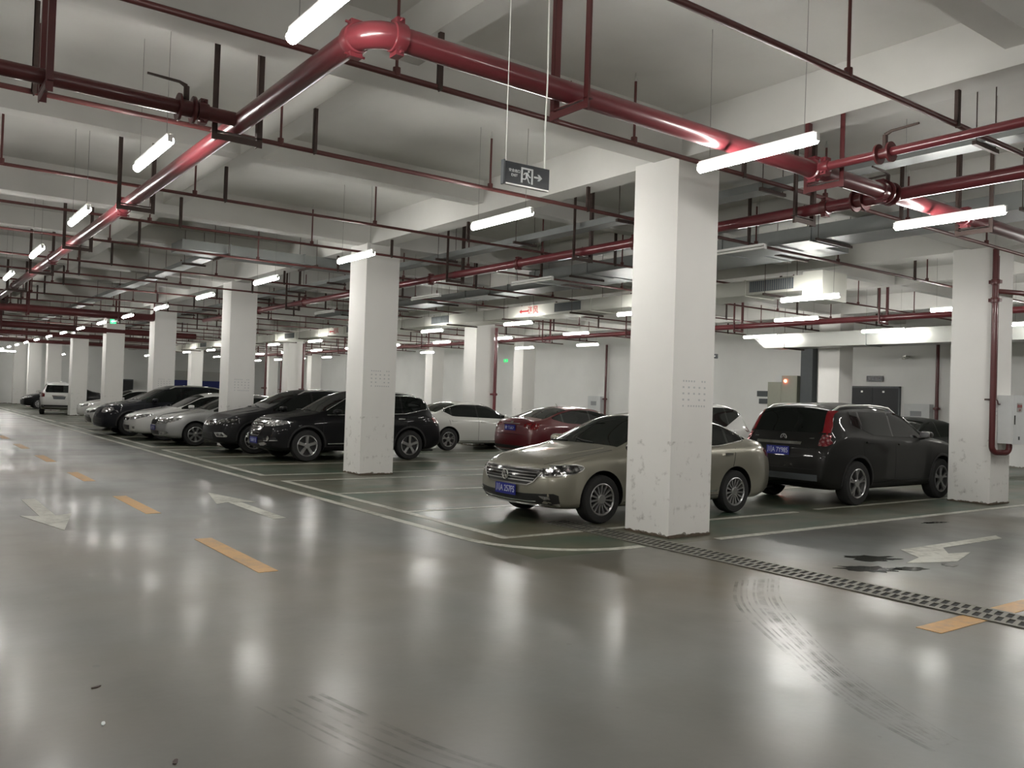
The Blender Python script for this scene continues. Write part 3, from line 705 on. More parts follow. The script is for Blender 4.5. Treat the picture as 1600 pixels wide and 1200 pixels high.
# ------------------------------------------------------------------ cars
def lerp_tab(tab, x):
    if x <= tab[0][0]: return tab[0][1]
    for (a, b), (c_, d) in zip(tab, tab[1:]):
        if x <= c_: return b+(d-b)*(x-a)/(c_-a)
    return tab[-1][1]
def smooth_tab(tab, x, r=.07):
    return sum(lerp_tab(tab, x+r*k/3)*w for k, w in ((-3, 1), (-2, 2), (-1, 3), (0, 4), (1, 3), (2, 2), (3, 1)))/16
class Car:
    def __init__(s, sp):
        s.__dict__.update(sp); s.make_body()
    def pw(s, x):
        v = 1.
        if x < .75: v -= s.kf*(1-x/.75)**2.4
        if x > s.L-.8: v -= s.kr*((x-s.L+.8)/.8)**2.4
        return v
    def topz(s, x):
        return smooth_tab(s.top, x) if .15 < x < s.L-.15 else lerp_tab(s.top, x)
    def shz(s, x): return min(smooth_tab(s.sh, x), s.topz(x)-.012)
    def edge(s, x):
        zs, zt = s.shz(x), s.topz(x); w = s.W*s.pw(x); wg = w-.065; h = max(zt-zs, 0)
        ze = zt-min(.085, .40*h); return wg, max(wg-.03-(ze-zs)*s.tumble, .2), ze
    def section(s, x):
        zs, zt = s.shz(x), s.topz(x); w = s.W*s.pw(x); wg, wr, ze = s.edge(x)
        zb = s.clear
        if x < .35: zb += .07*(1-x/.35)**2
        if x > s.L-.45: zb += s.rup*((x-s.L+.45)/.45)**1.5
        hh = zs-zb
        pts = [(0, zb), (.33*w, zb), (.66*w, zb), (.93*w, zb+.01),
               (w-.022, zb+.08), (w-.004, zb+.34*hh), (w, zb+.60*hh), (w-.006, zb+.80*hh), (w-.028, zs-.035), (wg, zs)]
        for t in (.33, .66): pts.append((wg-.015+(wr-wg+.015)*t, zs+(ze-zs)*t))
        pts.append((wr, ze))
        for q in (.78, .40): pts.append((wr*q, zt-(zt-ze)*q*q*.9))
        pts.append((0, zt)); return pts
    def deform(s, v):
        x, y, z = v; k = (abs(y)/s.W)
        if x < 1.0: x += s.sweep*k**2.3*(1-x)**2
        if x > s.L-1.0: x -= s.rsweep*k**2.3*(x-s.L+1)**2
        if v[0] < .5:
            f = (1-v[0]/.5); x += f*(max(0, z-.52)**1.4*.55+max(0, .38-z)*.28)
        if v[0] > s.L-.5:
            f = ((v[0]-s.L+.5)/.5); x -= f*(max(0, z-.60)**1.4*.25+max(0, .40-z)*.30)
        return (x, y, z)
    def make_body(s):
        xs = [0, .02, .06, .12, .2, .3]; x = .42
        while x < s.L-.35: xs.append(x); x += .115
        xs += [s.L-.30, s.L-.2, s.L-.12, s.L-.06, s.L-.02, s.L]
        secs = [s.section(x) for x in xs]; n = len(secs[0]); ring = 2*n-2
        vs = []; fs = []
        for x, P_ in zip(xs, secs):
            sh_ = {0: .965, .02: .985}.get(x, 1) if x < .03 else (.965 if x == s.L else (.985 if abs(x-s.L+.02) < 1e-6 else 1))
            r_ = [(x, y*sh_, z) for y, z in P_] + [(x, -y*sh_, z) for y, z in P_[1:-1][::-1]]
            vs += r_
        for i in range(len(xs)-1):
            for k in range(ring): fs.append((i*ring+k, i*ring+(k+1) % ring, (i+1)*ring+(k+1) % ring, (i+1)*ring+k))
        # grid caps: columns follow the bottom points 0..3 and the top points n-1..n-4
        for base in (0, (len(xs)-1)*ring):
            R = [vs[base+k] for k in range(ring)]
            right = list(range(3, n-3)); grid = []
            for ri, k in enumerate(right):
                row = []
                lk = (ring-k) % ring
                if ri == 0: row = [ring-3, ring-2, ring-1, 0, 1, 2, 3]; row = [base+q for q in row]
                elif ri == len(right)-1: row = [base+(ring-k), base+(ring-k-1), base+(ring-k-2), base+n-1, base+n-2, base+n-3, base+n-4]
                else:
                    a, b = R[lk], R[k]
                    row.append(base+lk)
                    for f in (-.75, -.38, 0, .38, .75): vs.append((a[0], b[1]*f, b[2]+.004*(1-abs(f)))); row.append(len(vs)-1)
                    row.append(base+k)
                grid.append(row)
            for a, b in zip(grid, grid[1:]):
                for q in range(6): fs.append((a[q], a[q+1], b[q+1], b[q]))
        vs = [s.deform(v) for v in vs]
        me = bpy.data.meshes.new('body'); me.from_pydata(vs, [], fs)
        bm = bmesh.new(); bm.from_mesh(me); bmesh.ops.remove_doubles(bm, verts=bm.verts, dist=.0005)
        bmesh.ops.recalc_face_normals(bm, faces=bm.faces); bm.to_mesh(me); bm.free()
        me.materials.append(s.paint); me.materials.append(M['plastic'])
        o = bpy.data.objects.new('tmp', me); COL.objects.link(o)
        md = o.modifiers.new('s', 'SUBSURF'); md.levels = 1; md.render_levels = 1
        cb = MB()
        for wx in (s.fo, s.fo+s.wb):
            for sg in (-1, 1):
                y0, y1 = sorted((sg*(s.W-.30), sg*(s.W+.2))); Ra = s.R+.052; m_ = 36
                cv = [(wx+Ra*math.cos(2*PI*k/m_), y, s.R+.012+Ra*math.sin(2*PI*k/m_)) for y in (y0, y1) for k in range(m_)]
                cf = [tuple(range(m_)), tuple(range(2*m_-1, m_-1, -1))] + [(k, k+m_, (k+1) % m_+m_, (k+1) % m_) for k in range(m_)]
                cb.add(cv, cf)
        cme = cb.mesh('cut', M['plastic']); co = bpy.data.objects.new('cut', cme); COL.objects.link(co)
        bo = o.modifiers.new('b', 'BOOLEAN'); bo.operation = 'DIFFERENCE'; bo.object = co; bo.solver = 'EXACT'
        try: bo.material_mode = 'TRANSFER'
        except Exception: pass
        bpy.context.view_layer.update(); dg = bpy.context.evaluated_depsgraph_get()
        fin = bpy.data.meshes.new_from_object(o.evaluated_get(dg)); bpy.data.objects.remove(o); bpy.data.objects.remove(co)
        fin.polygons.foreach_set('use_smooth', [True]*len(fin.polygons)); fin.set_sharp_from_angle(angle=math.radians(38))
        s.me = fin
        s.bvh = BVHTree.FromPolygons([v.co for v in fin.vertices], [tuple(p.vertices) for p in fin.polygons])
        s.root = empty('car'); s.body = link('body', fin, s.root)
    PR = {'front': (Vector((1, 0, 0)), lambda a, b: Vector((-1, a, b))), 'rear': (Vector((-1, 0, 0)), lambda a, b: Vector((7, a, b))),
          'left': (Vector((0, 1, 0)), lambda a, b: Vector((a, -3, b))), 'right': (Vector((0, -1, 0)), lambda a, b: Vector((a, 3, b))),
          'top': (Vector((0, 0, -1)), lambda a, b: Vector((a, b, 4)))}
    def hit(s, proj, a, b):
        d, f = s.PR[proj]; o = f(a, b); h = s.bvh.ray_cast(o, d)
        if h[0] is None:
            h = s.bvh.find_nearest(o+d*(1.2 if proj in ('front', 'rear') else 2.2))
        n = h[1] if h[1].dot(d) < 0 else -h[1]
        return h[0], n
    def patch(s, name, poly, proj, off, m, parent=None, cell=.05):
        bm = bmesh.new(); vs = [bm.verts.new((a, b, 0)) for a, b in poly]; bm.faces.new(vs)
        A = [p[0] for p in poly]; B = [p[1] for p in poly]
        for lo, hi, no in ((min(A), max(A), (1, 0, 0)), (min(B), max(B), (0, 1, 0))):
            q = lo+cell
            while q < hi-cell*.3:
                co = (q, 0, 0) if no[0] else (0, q, 0)
                bmesh.ops.bisect_plane(bm, geom=bm.verts[:]+bm.edges[:]+bm.faces[:], plane_co=co, plane_no=no); q += cell
        nor = {}
        for v in bm.verts:
            h, n = s.hit(proj, v.co.x, v.co.y); v.co = h+n*off; nor[v] = n
        be = [e for e in bm.edges if e.is_boundary]
        r = bmesh.ops.extrude_edge_only(bm, edges=be)
        nv = [g for g in r['geom'] if isinstance(g, bmesh.types.BMVert)]
        src = {}
        for v in nv:
            k = min(nor, key=lambda w_: (w_.co-v.co).length_squared); v.co = v.co-nor[k]*(off+.006)
        bmesh.ops.recalc_face_normals(bm, faces=bm.faces)
        me = bpy.data.meshes.new(name); bm.to_mesh(me); bm.free()
        # outward check
        if me.polygons:
            p0 = me.polygons[0]; d = s.PR[proj][0]
            if p0.normal.dot(d) > 0: me.flip_normals()
        me.materials.append(m); me.polygons.foreach_set('use_smooth', [True]*len(me.polygons)); me.set_sharp_from_angle(angle=math.radians(40))
        return link(name, me, parent or s.root)
    def both(s, name, poly, off, m, parent=None, cell=.05):   # side patches left and right
        return [s.patch(name, poly, p, off, m, parent, cell) for p in ('left', 'right')]
    def mir(s, name, poly, proj, off, m, cell=.04, parent=None):
        return [s.patch(name, [(sg*a, b) for a, b in poly], proj, off, m, parent, cell) for sg in (1, -1)]
    def rail(s, name, pts, proj, r, m, lift=0., parent=None, n=8):
        P_ = []
        for a, b in pts:
            h, nn = s.hit(proj, a, b); P_.append(h+nn*(r*.4+lift))
        return MB().tube(P_, r, n).build(name, m, parent or s.root, 50)
    def strip(s, pts, w):
        up = []; dn = []
        for i, p in enumerate(pts):
            a = pts[max(0, i-1)]; b = pts[min(len(pts)-1, i+1)]; t = Vector((b[0]-a[0], b[1]-a[1])).normalized(); nn = Vector((-t.y, t.x))*w/2
            up.append((p[0]+nn.x, p[1]+nn.y)); dn.append((p[0]-nn.x, p[1]-nn.y))
        return up+dn[::-1]
    # ---- glass
    def zl(s, x):
        z = s.shz(x)+s.wlow
        if x > s.kick: z += (x-s.kick)*s.kslope
        return z
    def zh(s, x): return min(s.topz(x)-s.whead, s.zcap)
    def win_poly(s, x0, x1):
        n = 9; xs = [x0+(x1-x0)*k/n for k in range(n+1)]
        xs = [x for x in xs if s.zh(x) > s.zl(x)+.012]
        return [(x, s.zl(x)) for x in xs] + [(x, s.zh(x)) for x in xs[::-1]]
    def glass(s):
        x0, x1 = s.win; cuts = [x0]+[q for p in s.pillars for q in (p-.03, p+.03)]+[x1]
        for k in range(0, len(cuts), 2):
            s.both(['front_door_window', 'rear_door_window', 'quarter_window', 'rear_quarter_window'][k//2], s.win_poly(cuts[k], cuts[k+1]), .005, M['glass'])
        for p in s.pillars:
            s.both('pillar_trim', s.win_poly(p-.034, p+.034), .003, M['gloss'])
        if s.chrome:
            xs = [x0+(x1-x0)*k/22 for k in range(23)]; xs = [x for x in xs if s.zh(x) > s.zl(x)+.012]
            low = [(x, s.zl(x)-.012) for x in xs]; hi = [(x, s.zh(x)+.010) for x in xs]
            for pj_ in ('left', 'right'):
                s.rail('window_trim', low+(hi[::-1] if s.chrome > 1 else []), pj_, .011, M['chrome'])
        def slope(name, xa, xb, sgn, inset=.05, curve=.10):
            n = 8; R = []
            for k in range(n+1):
                x = xa+(xb-xa)*k/n; wg, wr, ze = s.edge(x); R.append((x, wr-inset))
            ry = [(x+curve*(1 if sgn > 0 else -1)*(y/s.W)**2, y) for x, y in R]
            e0 = [(R[0][0]+curve*sgn*(R[0][1]*t/s.W)**2, R[0][1]*t) for t in (-.66, -.33, 0, .33, .66)]
            e1 = [(R[-1][0]+curve*sgn*(R[-1][1]*t/s.W)**2, R[-1][1]*t) for t in (.66, .33, 0, -.33, -.66)]
            poly = [(x, -y) for x, y in ry[::-1]] + e0 + [(x, y) for x, y in ry] + e1
            return s.patch(name, poly, 'top', .005, M['glass'], cell=.09)
        s.ws = slope('windscreen', s.wsx[0], s.wsx[1], 1)
        for q in (-.28, .28):
            s.rail('wiper', [(s.wsx[0]+.03, q-.02), (s.wsx[0]+.05, q+.25), (s.wsx[0]+.11, q+.44)], 'top', .008, M['plastic'], .012)
        if s.rwx: slope('rear_window', s.rwx[0], s.rwx[1], -1, .07, .10)
        if s.rwpoly: s.patch('rear_window', s.rwpoly, 'rear', .006, M['glass'], cell=.07)
    # ---- wheels
    def wheels(s):
        t = MB(); R = s.R; h = .105
        t.lathe([(R*.66, -h), (R*.80, -h-.008), (R*.93, -h-.004), (R*.985, -h+.022), (R, -h+.05), (R, h-.05), (R*.985, h-.022), (R*.93, h+.004), (R*.80, h+.008), (R*.66, h), (R*.60, h-.03), (R*.60, -h+.03), (R*.66, -h)], (0, 0, 0), 'y', 40)
        tm = t.mesh('wheel', M['rubber'], 40)
        rm = MB(); Rr = R*.675
        rm.lathe([(Rr, -h), (Rr-.012, -h-.006), (Rr-.026, -h+.008), (Rr-.03, -h+.05), (Rr-.03, h)], (0, 0, 0), 'y', 40)
        rm.lathe([(0, -h+.004), (.055, -h+.006), (.07, -h+.018), (.072, -h+.045)], (0, 0, 0), 'y', 24)
        N_, w0, w1, tw = s.rim
        for k in range(N_):
            for dd in ((-tw, tw) if tw else (0,)):
                a = 2*PI*k/N_+.3; ca, sa = math.cos(a), math.sin(a); cb_, sb_ = math.cos(a+dd), math.sin(a+dd)
                r0, r1 = .045, Rr-.02
                def pt(r, o, y, c_=ca, s_=sa): return (r*c_-o*s_, y, r*s_+o*c_)
                mid = (r0+r1)/2
                vs = []
                for (r, w, c_, s_, yo) in ((r0, w0, ca, sa, .012), (mid, (w0+w1)/2, (ca+cb_)/2, (sa+sb_)/2, .016), (r1, w1, cb_, sb_, .004)):
                    for sg in (-1, 1):
                        vs.append(pt(r, sg*w/2, -h+yo, c_, s_)); vs.append(pt(r, sg*w/2*1.25, -h+yo+.03, c_, s_))
                fs = []
                for q in (0, 4): fs += [(q, q+2, q+6, q+4), (q, q+4, q+5, q+1), (q+2, q+3, q+7, q+6)]
                rm.add(vs, fs)
        rme = rm.mesh('rim', M['rim'], 30)
        dk = MB().lathe([(0, -h+.062), (Rr-.02, -h+.062), (Rr-.02, h-.01)], (0, 0, 0), 'y', 28).mesh('brake_disc', M['rimdark'])
        for wx in (s.fo, s.fo+s.wb):
            for sg in (-1, 1):
                w = link('wheel', tm, s.root, (wx, sg*(s.W-.118), R+.001))
                if sg > 0: w.rotation_euler = (0, 0, PI)
                link('rim', rme, w); link('brake_disc', dk, w)
    def lettered_plate(s, proj, z, txt, dy=0, xo=0):
        h, n = s.hit(proj, 0, z); sg = -1 if proj == 'front' else 1
        x = h.x+sg*.012+xo
        p_ = MB().box(x-.006, x+.006, -.22+dy, .22+dy, z-.07, z+.07).build('number_plate', M['plate'], s.root)
        xx = x+sg*.0075
        rot = Matrix(((0, 0, -1), (-1, 0, 0), (0, 1, 0))) if sg < 0 else Matrix(((0, 0, 1), (1, 0, 0), (0, 1, 0)))
        if txt:
            o = link('plate_number', text_mesh(txt, .112, M['platetext'], .0012), p_, (xx, dy, z)); o.rotation_euler = rot.to_euler()
            w = max(v.co.x for v in o.data.vertices)-min(v.co.x for v in o.data.vertices); o.scale = (.40/w, 1.05, 1)
        else:
            b = MB(); r_ = random.Random(int(z*1000)+int(s.L*100))
            for k in range(7):
                y = -.17+.05*k+(.02 if k > 1 else -.01)+dy
                b.box(xx-.001, xx+.001, y-.004, y+.004, z-.04, z+.04); b.box(xx-.001, xx+.001, y, y+.026, z+.03*r_.choice((-1, 0, 1))-.006, z+.03*r_.choice((-1, 0, 1))+.008)
            b.build('plate_number', M['platetext'], p_)
    def mirror(s):
        x = s.wsx[0]+.42; z = s.shz(x)+.10; y = s.W*s.pw(x)+.055
        for sg in (-1, 1):
            vs = []; fs = []; n = 14
            rings = [(-.085, .25), (-.075, .7), (-.04, .95), (0, 1), (.045, .96), (.06, .9)]
            for dx, q in rings:
                for k in range(n):
                    a = 2*PI*k/n; ca, sa = math.cos(a), math.sin(a)
                    vs.append((x+dx, sg*(y+.115*q*(abs(ca)**.8)*(1 if ca > 0 else -1)), z+.065*q*(abs(sa)**.8)*(1 if sa > 0 else -1)))
            for i in range(len(rings)-1):
                for k in range(n): fs.append((i*n+k, i*n+(k+1) % n, (i+1)*n+(k+1) % n, (i+1)*n+k))
            fs += [tuple(range(n)), tuple(range(5*n, 6*n))]
            mr = MB().add(vs, fs).build('wing_mirror', s.mirpaint or s.paint, s.root, 50)
            MB().tube([(x-.01, sg*(y-.15), z-.085), (x, sg*(y-.02), z-.055)], .022, 8).build('mirror_arm', M['plastic'], mr, 50)
            MB().box(x+.060, x+.064, min(sg*(y-.09), sg*(y+.095)), max(sg*(y-.09), sg*(y+.095)), z-.05, z+.05).build('mirror_glass', M['chrome'], mr)
    def sides(s):
        p1 = s.pillars[0]; x_f = s.wsx[0]+.10; x_r = s.doorend
        zb = s.clear+.10
        def line(pts, name='door_gap'):
            s.both(name, s.strip(pts, .009), .0015, M['black'], cell=.06)
        line([(x_f+.04, zb), (x_f, .55), (x_f+.02, s.shz(x_f+.02)-.03)])
        line([(p1, zb), (p1+.01, .6), (p1, s.shz(p1)+.02)])
        line([(x_r-.32, zb), (x_r-.30, .48), (x_r-.08, .70), (x_r, s.shz(x_r)-.02)])
        line([(x_f+.04, zb), (p1, zb-.005), (x_r-.32, zb)])
        for xh in (p1-.17, x_r-.20):
            zz = s.shz(xh)-.10
            s.both('door_handle', [(xh-.09, zz-.013), (xh+.09, zz-.010), (xh+.095, zz+.012), (xh-.085, zz+.014)], .028, M['chrome'] if s.chrome else s.paint, cell=.05)
        x0 = s.fo+s.R+.08; x1 = s.fo+s.wb-s.R-.08
        s.both('sill_trim', [(x0, s.clear+.012), (x1, s.clear+.012), (x1-.01, s.clear+s.sill), (x0+.01, s.clear+s.sill)], .006, M['plastic'], cell=.1)
        if s.sidechrome: s.both('side_moulding', [(x0+.05, s.clear+s.sill+.05), (x1-.03, s.clear+s.sill+.07), (x1-.03, s.clear+s.sill+.095), (x0+.05, s.clear+s.sill+.07)], .012, M['chrome'], cell=.1)
        if s.arch:
            for wx in (s.fo, s.fo+s.wb):
                Ra = s.R+.056; pts = [(wx+(Ra+.022)*math.cos(a), s.R+.012+(Ra+.022)*math.sin(a)) for a in [-.1+k*(PI+.2)/18 for k in range(19)]]
                s.both('arch_trim', s.strip(pts, .04), .008, M['plastic'], cell=.08)
        # bonnet edge and crease
        xb = s.wsx[0]-.06
        for sg in (-1, 1):
            s.patch('bonnet_gap', s.strip([(s.hood0, sg*.52), (.45, sg*(s.W-.23)), (.8, sg*(s.W-.17)), (xb, sg*(s.W-.14))], .009), 'top', .0012, M['black'], cell=.08)
            s.rail('bonnet_crease', [(s.hood0+.12, sg*.36), (.6, sg*.46), (xb, sg*.60)], 'top', .007, s.paint, -.004)
        if s.rails:
            for sg in (-1, 1):
                P_ = []
                xs = [s.rails[0]+(s.rails[1]-s.rails[0])*k/10 for k in range(11)]
                for k, x in enumerate(xs):
                    wg, wr, ze = s.edge(x); h, n = s.hit('top', x, sg*(wr-.03)); P_.append((x, sg*(wr-.06), h.z+(.055 if 0 < k < 10 else 0.0)))
                MB().tube(P_, .018, 8).build('roof_rail', M['alu'], s.root, 50)
    def exhaust(s):
        MB().tube([(s.L-.50, -.45, .22), (s.L-.12, -.45, .21)], .032, 10).build('exhaust_pipe', M['rimdark'], s.root, 50)
    def place(s, xfront, yc, face, label, group=None):
        # local x runs from nose to tail; the root sits under the middle of the car
        for ch in s.root.children: ch.location.x -= s.L/2
        if face == '-x': s.root.location = (xfront+s.L/2, yc, 0)
        elif face == '+x': s.root.location = (xfront-s.L/2, yc, 0); s.root.rotation_euler = (0, 0, PI)
        elif face == '+y': s.root.location = (yc, xfront-s.L/2, 0); s.root.rotation_euler = (0, 0, -PI/2)
        tag(s.root, label, 'car', group); return s
BASE = dict(kf=.17, kr=.13, sweep=.20, rsweep=.13, tumble=.42, clear=.19, rup=.12, wlow=.035, whead=.105, zcap=9., kick=9., kslope=0., chrome=0,
            rwx=None, rwpoly=None, sill=.08, sidechrome=False, arch=False, rails=None, mirpaint=None, rim=(10, .03, .03, 0), hood0=.22)
SEDAN = dict(BASE, L=4.67, W=.903, wb=2.69, fo=.92, R=.318,
    top=[(0, .70), (.06, .76), (.3, .835), (.8, .925), (1.15, .985), (1.3, 1.035), (2.02, 1.39), (2.35, 1.455), (2.75, 1.474), (3.2, 1.445), (3.55, 1.365), (4.02, 1.18), (4.22, 1.13), (4.52, 1.10), (4.62, 1.03), (4.67, .93)],
    sh=[(0, .66), (.3, .765), (.9, .865), (1.4, .915), (3.0, .965), (4.1, 1.0), (4.5, .98), (4.67, .88)],
    win=(1.42, 3.98), pillars=[2.55, 3.50], kick=3.3, kslope=.10, wsx=(1.24, 2.10), rwx=(3.30, 4.06), doorend=3.62, zcap=1.36)
SUV = dict(BASE, L=4.65, W=.925, wb=2.68, fo=.93, R=.365, clear=.23, rup=.14, tumble=.36, sill=.12, arch=True,
    top=[(0, .86), (.05, .94), (.25, 1.01), (.7, 1.08), (1.1, 1.13), (1.28, 1.19), (2.0, 1.58), (2.35, 1.66), (2.9, 1.695), (3.5, 1.68), (4.0, 1.62), (4.18, 1.56), (4.45, 1.18), (4.58, 1.06), (4.65, .95)],
    sh=[(0, .80), (.3, .93), (.9, 1.01), (1.4, 1.05), (3.0, 1.09), (4.1, 1.13), (4.45, 1.05), (4.65, .90)],
    win=(1.42, 4.05), pillars=[2.50, 3.42], kick=3.5, kslope=.22, wsx=(1.20, 2.08), doorend=3.55, zcap=1.56,
    rwpoly=[(-.62, 1.14), (.62, 1.14), (.66, 1.22), (.56, 1.50), (.30, 1.535), (-.30, 1.535), (-.56, 1.50), (-.66, 1.22)], rails=(2.15, 4.0), hood0=.25)
def emblem_ring(cx, y, z, r, parent):
    pts = [(cx, y+r*math.cos(2*PI*k/24), z+r*math.sin(2*PI*k/24)) for k in range(25)]
    return MB().tube(pts, r*.12, 8, False)
def common(c):
    c.glass(); c.wheels(); c.mirror(); c.sides(); return c
def tails(c, poly, side=None, m='tail', inner=None):
    c.mir('tail_lamp', poly, 'rear', .006, M[m], .035)
    if inner: c.mir('tail_lamp_clear', inner, 'rear', .012, M['tailclear'], .03)

# 1 gold sedan
c = Car(dict(SEDAN, paint=carpaint('champagne metallic', (.31, .295, .24), .55, .30), chrome=2, rim=(15, .020, .026, 0), sidechrome=True))
common(c)
G_ = [(-.56, .695), (.56, .695), (.60, .66), (.50, .545), (.40, .505), (-.40, .505), (-.50, .545), (-.60, .66)]
gr = c.patch('grille', G_, 'front', .006, M['gloss'], cell=.06)
for z in (.545, .580, .617, .655): c.patch('grille_slat', [(-.56+(.66-z)*.5, z-.005), (.56-(.66-z)*.5, z-.005), (.57-(.66-z)*.5, z+.006), (-.57+(.66-z)*.5, z+.006)], 'front', .018, M['chrome'], gr, .08)
c.patch('grille_slat', [(-.60, .690), (.60, .690), (.60, .706), (-.60, .706)], 'front', .018, M['chrome'], gr, .08)
c.patch('grille_surround', c.strip([(.62, .665), (.51, .54), (.41, .497), (-.41, .497), (-.51, .54), (-.62, .665)], .014), 'front', .014, M['chrome'], gr, .05)
c.mir('headlamp', [(.575, .715), (.70, .735), (.825, .748), (.825, .640), (.70, .628), (.60, .622), (.555, .600)], 'front', .007, M['headlampd'], .03)
hl = [(.235, .640), (.235, .750), (.36, .765), (.50, .772), (.585, .755), (.60, .735), (.56, .700), (.46, .662), (.34, .645)]
c.both('headlamp', hl, .007, M['headlampd'], None, .03)
c.both('headlamp_bezel', c.strip(hl[:1]+hl[:0:-1], .010), .011, M['chrome'], None, .03)
c.mir('headlamp_bezel', c.strip([(.555, .598), (.60, .616), (.70, .622), (.825, .634)], .010), 'front', .013, M['chrome'], .03)
c.mir('headlamp_light', [(.66, .650), (.72, .655), (.72, .715), (.66, .71)], 'front', .014, M['headlamp'], .03)
c.patch('lower_intake', [(-.62, .40), (-.36, .385), (.36, .385), (.62, .40), (.77, .41), (.80, .385), (.79, .285), (.72, .268), (-.72, .268), (-.79, .285), (-.80, .385), (-.77, .41)], 'front', .005, M['plastic'], cell=.05)
c.mir('fog_lamp', [(.60, .375), (.72, .372), (.74, .345), (.68, .325)], 'front', .014, M['headlamp'], .03)
c.patch('bumper_trim', c.strip([(.78, .262), (.5, .242), (0, .238), (-.5, .242), (-.78, .262)], .018), 'front', .014, M['chrome'], cell=.06)
c.patch('bumper_trim', c.strip([(.55, .300), (.4, .290), (0, .286), (-.4, .290), (-.55, .300)], .010), 'front', .012, M['chrome'], cell=.06)
h, n = c.hit('front', 0, .60); ex = h.x-.035
e = emblem_ring(ex, 0, .602, .062, gr)
for a, b in (((-.028, .052), (0, .006)), ((.028, .052), (0, .006)), ((-.052, .020), (-.024, -.050)), ((-.024, -.050), (0, .0)), ((.0, .0), (.024, -.050)), ((.024, -.050), (.052, .020))):
    e.tube([(ex, a[0], .602+a[1]), (ex, b[0], .602+b[1])], .0065, 6)
e.build('emblem', M['chrome'], gr, 50)
c.lettered_plate('front', .415, '川A 257FS', -.02, -.01)
tails(c, [(.58, .90), (.62, .95), (.79, .96), (.83, .93), (.83, .84), (.79, .80), (.60, .82)])
c.patch('rear_bumper_trim', [(-.7, .36), (.7, .36), (.7, .39), (-.7, .39)], 'rear', .01, M['chrome'], cell=.1)
c.place(6.64, 9.05, '-x', 'champagne gold sedan with blue plate, half hidden by the large column')

# 2 black SUV with chrome grille
c = Car(dict(SUV, paint=carpaint('black paint', (.006, .006, .007), .1, .25), chrome=2, rim=(5, .055, .070, 0), sidechrome=True, win=(1.42, 4.12), kslope=.16))
common(c)
gp = [(-.34, .93), (.34, .93), (.37, .90), (.25, .60), (.21, .585), (-.21, .585), (-.25, .60), (-.37, .90)]
gr = c.patch('grille', gp, 'front', .006, M['gloss'], cell=.06)
for k, z in enumerate((.64, .70, .76, .82, .88)): 
    w = .25+(z-.62)*.33; c.patch('grille_slat', [(-w, z-.014), (w, z-.014), (w+.01, z+.014), (-w-.01, z+.014)], 'front', .02, M['chrome'] if k % 1 == 0 else M['rim'], gr, .08)
c.patch('grille_surround', c.strip([(-.36, .95), (.36, .95), (.39, .905), (.27, .595), (.22, .572), (-.22, .572), (-.27, .595), (-.39, .905), (-.375, .94)], .016), 'front', .016, M['chrome'], gr, .05)
c.mir('headlamp', [(.37, .93), (.50, .935), (.70, .93), (.83, .925), (.83, .835), (.70, .80), (.42, .79), (.35, .80)], 'front', .007, M['headlamp'], .035)
c.both('headlamp', [(.24, .835), (.24, .925), (.42, .925), (.58, .905), (.50, .875), (.36, .845)], .007, M['headlamp'], None, .035)
c.mir('fog_surround', [(.45, .52), (.80, .55), (.83, .47), (.50, .44)], 'front', .004, M['plastic'], .04)
c.mir('fog_trim', [(.50, .455), (.82, .475), (.82, .492), (.50, .472)], 'front', .014, M['chrome'], .05)
for sg in (-1, 1):
    h, n = c.hit('front', sg*.66, .52); MB().lathe([(.045, 0), (.062, -.012), (.052, -.022), (.040, -.008), (0, -.008)], (h.x-.01, sg*.66, .52), 'x', 20).build('fog_lamp', M['chrome'], c.root, 50)
c.patch('lower_intake', [(-.55, .47), (.55, .47), (.62, .36), (-.62, .36)], 'front', .005, M['plastic'], cell=.06)
c.mir('skid_trim', [(.30, .40), (.52, .43), (.62, .40), (.50, .355), (.36, .35)], 'front', .016, M['alu'], .05)
c.lettered_plate('front', .46, None)
tails(c, [(.60, .93), (.60, 1.0), (.80, 1.06), (.86, 1.04), (.86, .93), (.80, .90)])
c.patch('rear_bumper_trim', [(-.7, .40), (.7, .40), (.7, .46), (-.7, .46)], 'rear', .01, M['plastic'], cell=.1); c.exhaust()
c.place(6.85, 19.22, '-x', 'black SUV with a chrome barred grille behind the second white column')

# 3 black SUV beyond
c = Car(dict(SUV, paint=carpaint('dark grey-black paint', (.012, .012, .013), .2, .28), rim=(10, .03, .03, 0), L=4.62, top=[(0, .80), (.05, .87), (.25, .95), (.7, 1.04), (1.05, 1.10), (1.2, 1.16), (2.0, 1.57), (2.35, 1.65), (2.9, 1.68), (3.5, 1.655), (4.0, 1.58), (4.18, 1.50), (4.45, 1.18), (4.55, 1.06), (4.62, .95)]))
common(c)
gr = c.patch('grille', [(-.38, .80), (.38, .80), (.42, .77), (.36, .68), (-.36, .68), (-.42, .77)], 'front', .006, M['gloss'], cell=.06)
for z in (.705, .75): c.patch('grille_slat', [(-.36, z-.008), (.36, z-.008), (.38, z+.008), (-.38, z+.008)], 'front', .018, M['chrome'], gr, .08)
c.patch('emblem', [(-.05, .69), (.05, .69), (.07, .745), (.04, .79), (-.04, .79), (-.07, .745)], 'front', .026, M['chrome'], gr, .05)
c.mir('headlamp', [(.42, .79), (.60, .845), (.80, .865), (.88, .86), (.86, .81), (.72, .735), (.44, .70)], 'front', .007, M['headlampd'], .035)
c.patch('lower_intake', [(-.40, .52), (.40, .52), (.45, .36), (-.45, .36)], 'front', .005, M['plastic'], cell=.06)
c.mir('fog_surround', [(.50, .52), (.78, .53), (.83, .45), (.82, .42), (.62, .42)], 'front', .012, M['chrome'], .05)
c.mir('fog_lamp', [(.56, .505), (.76, .512), (.795, .455), (.785, .435), (.65, .435)], 'front', .018, M['headlampd'], .05)
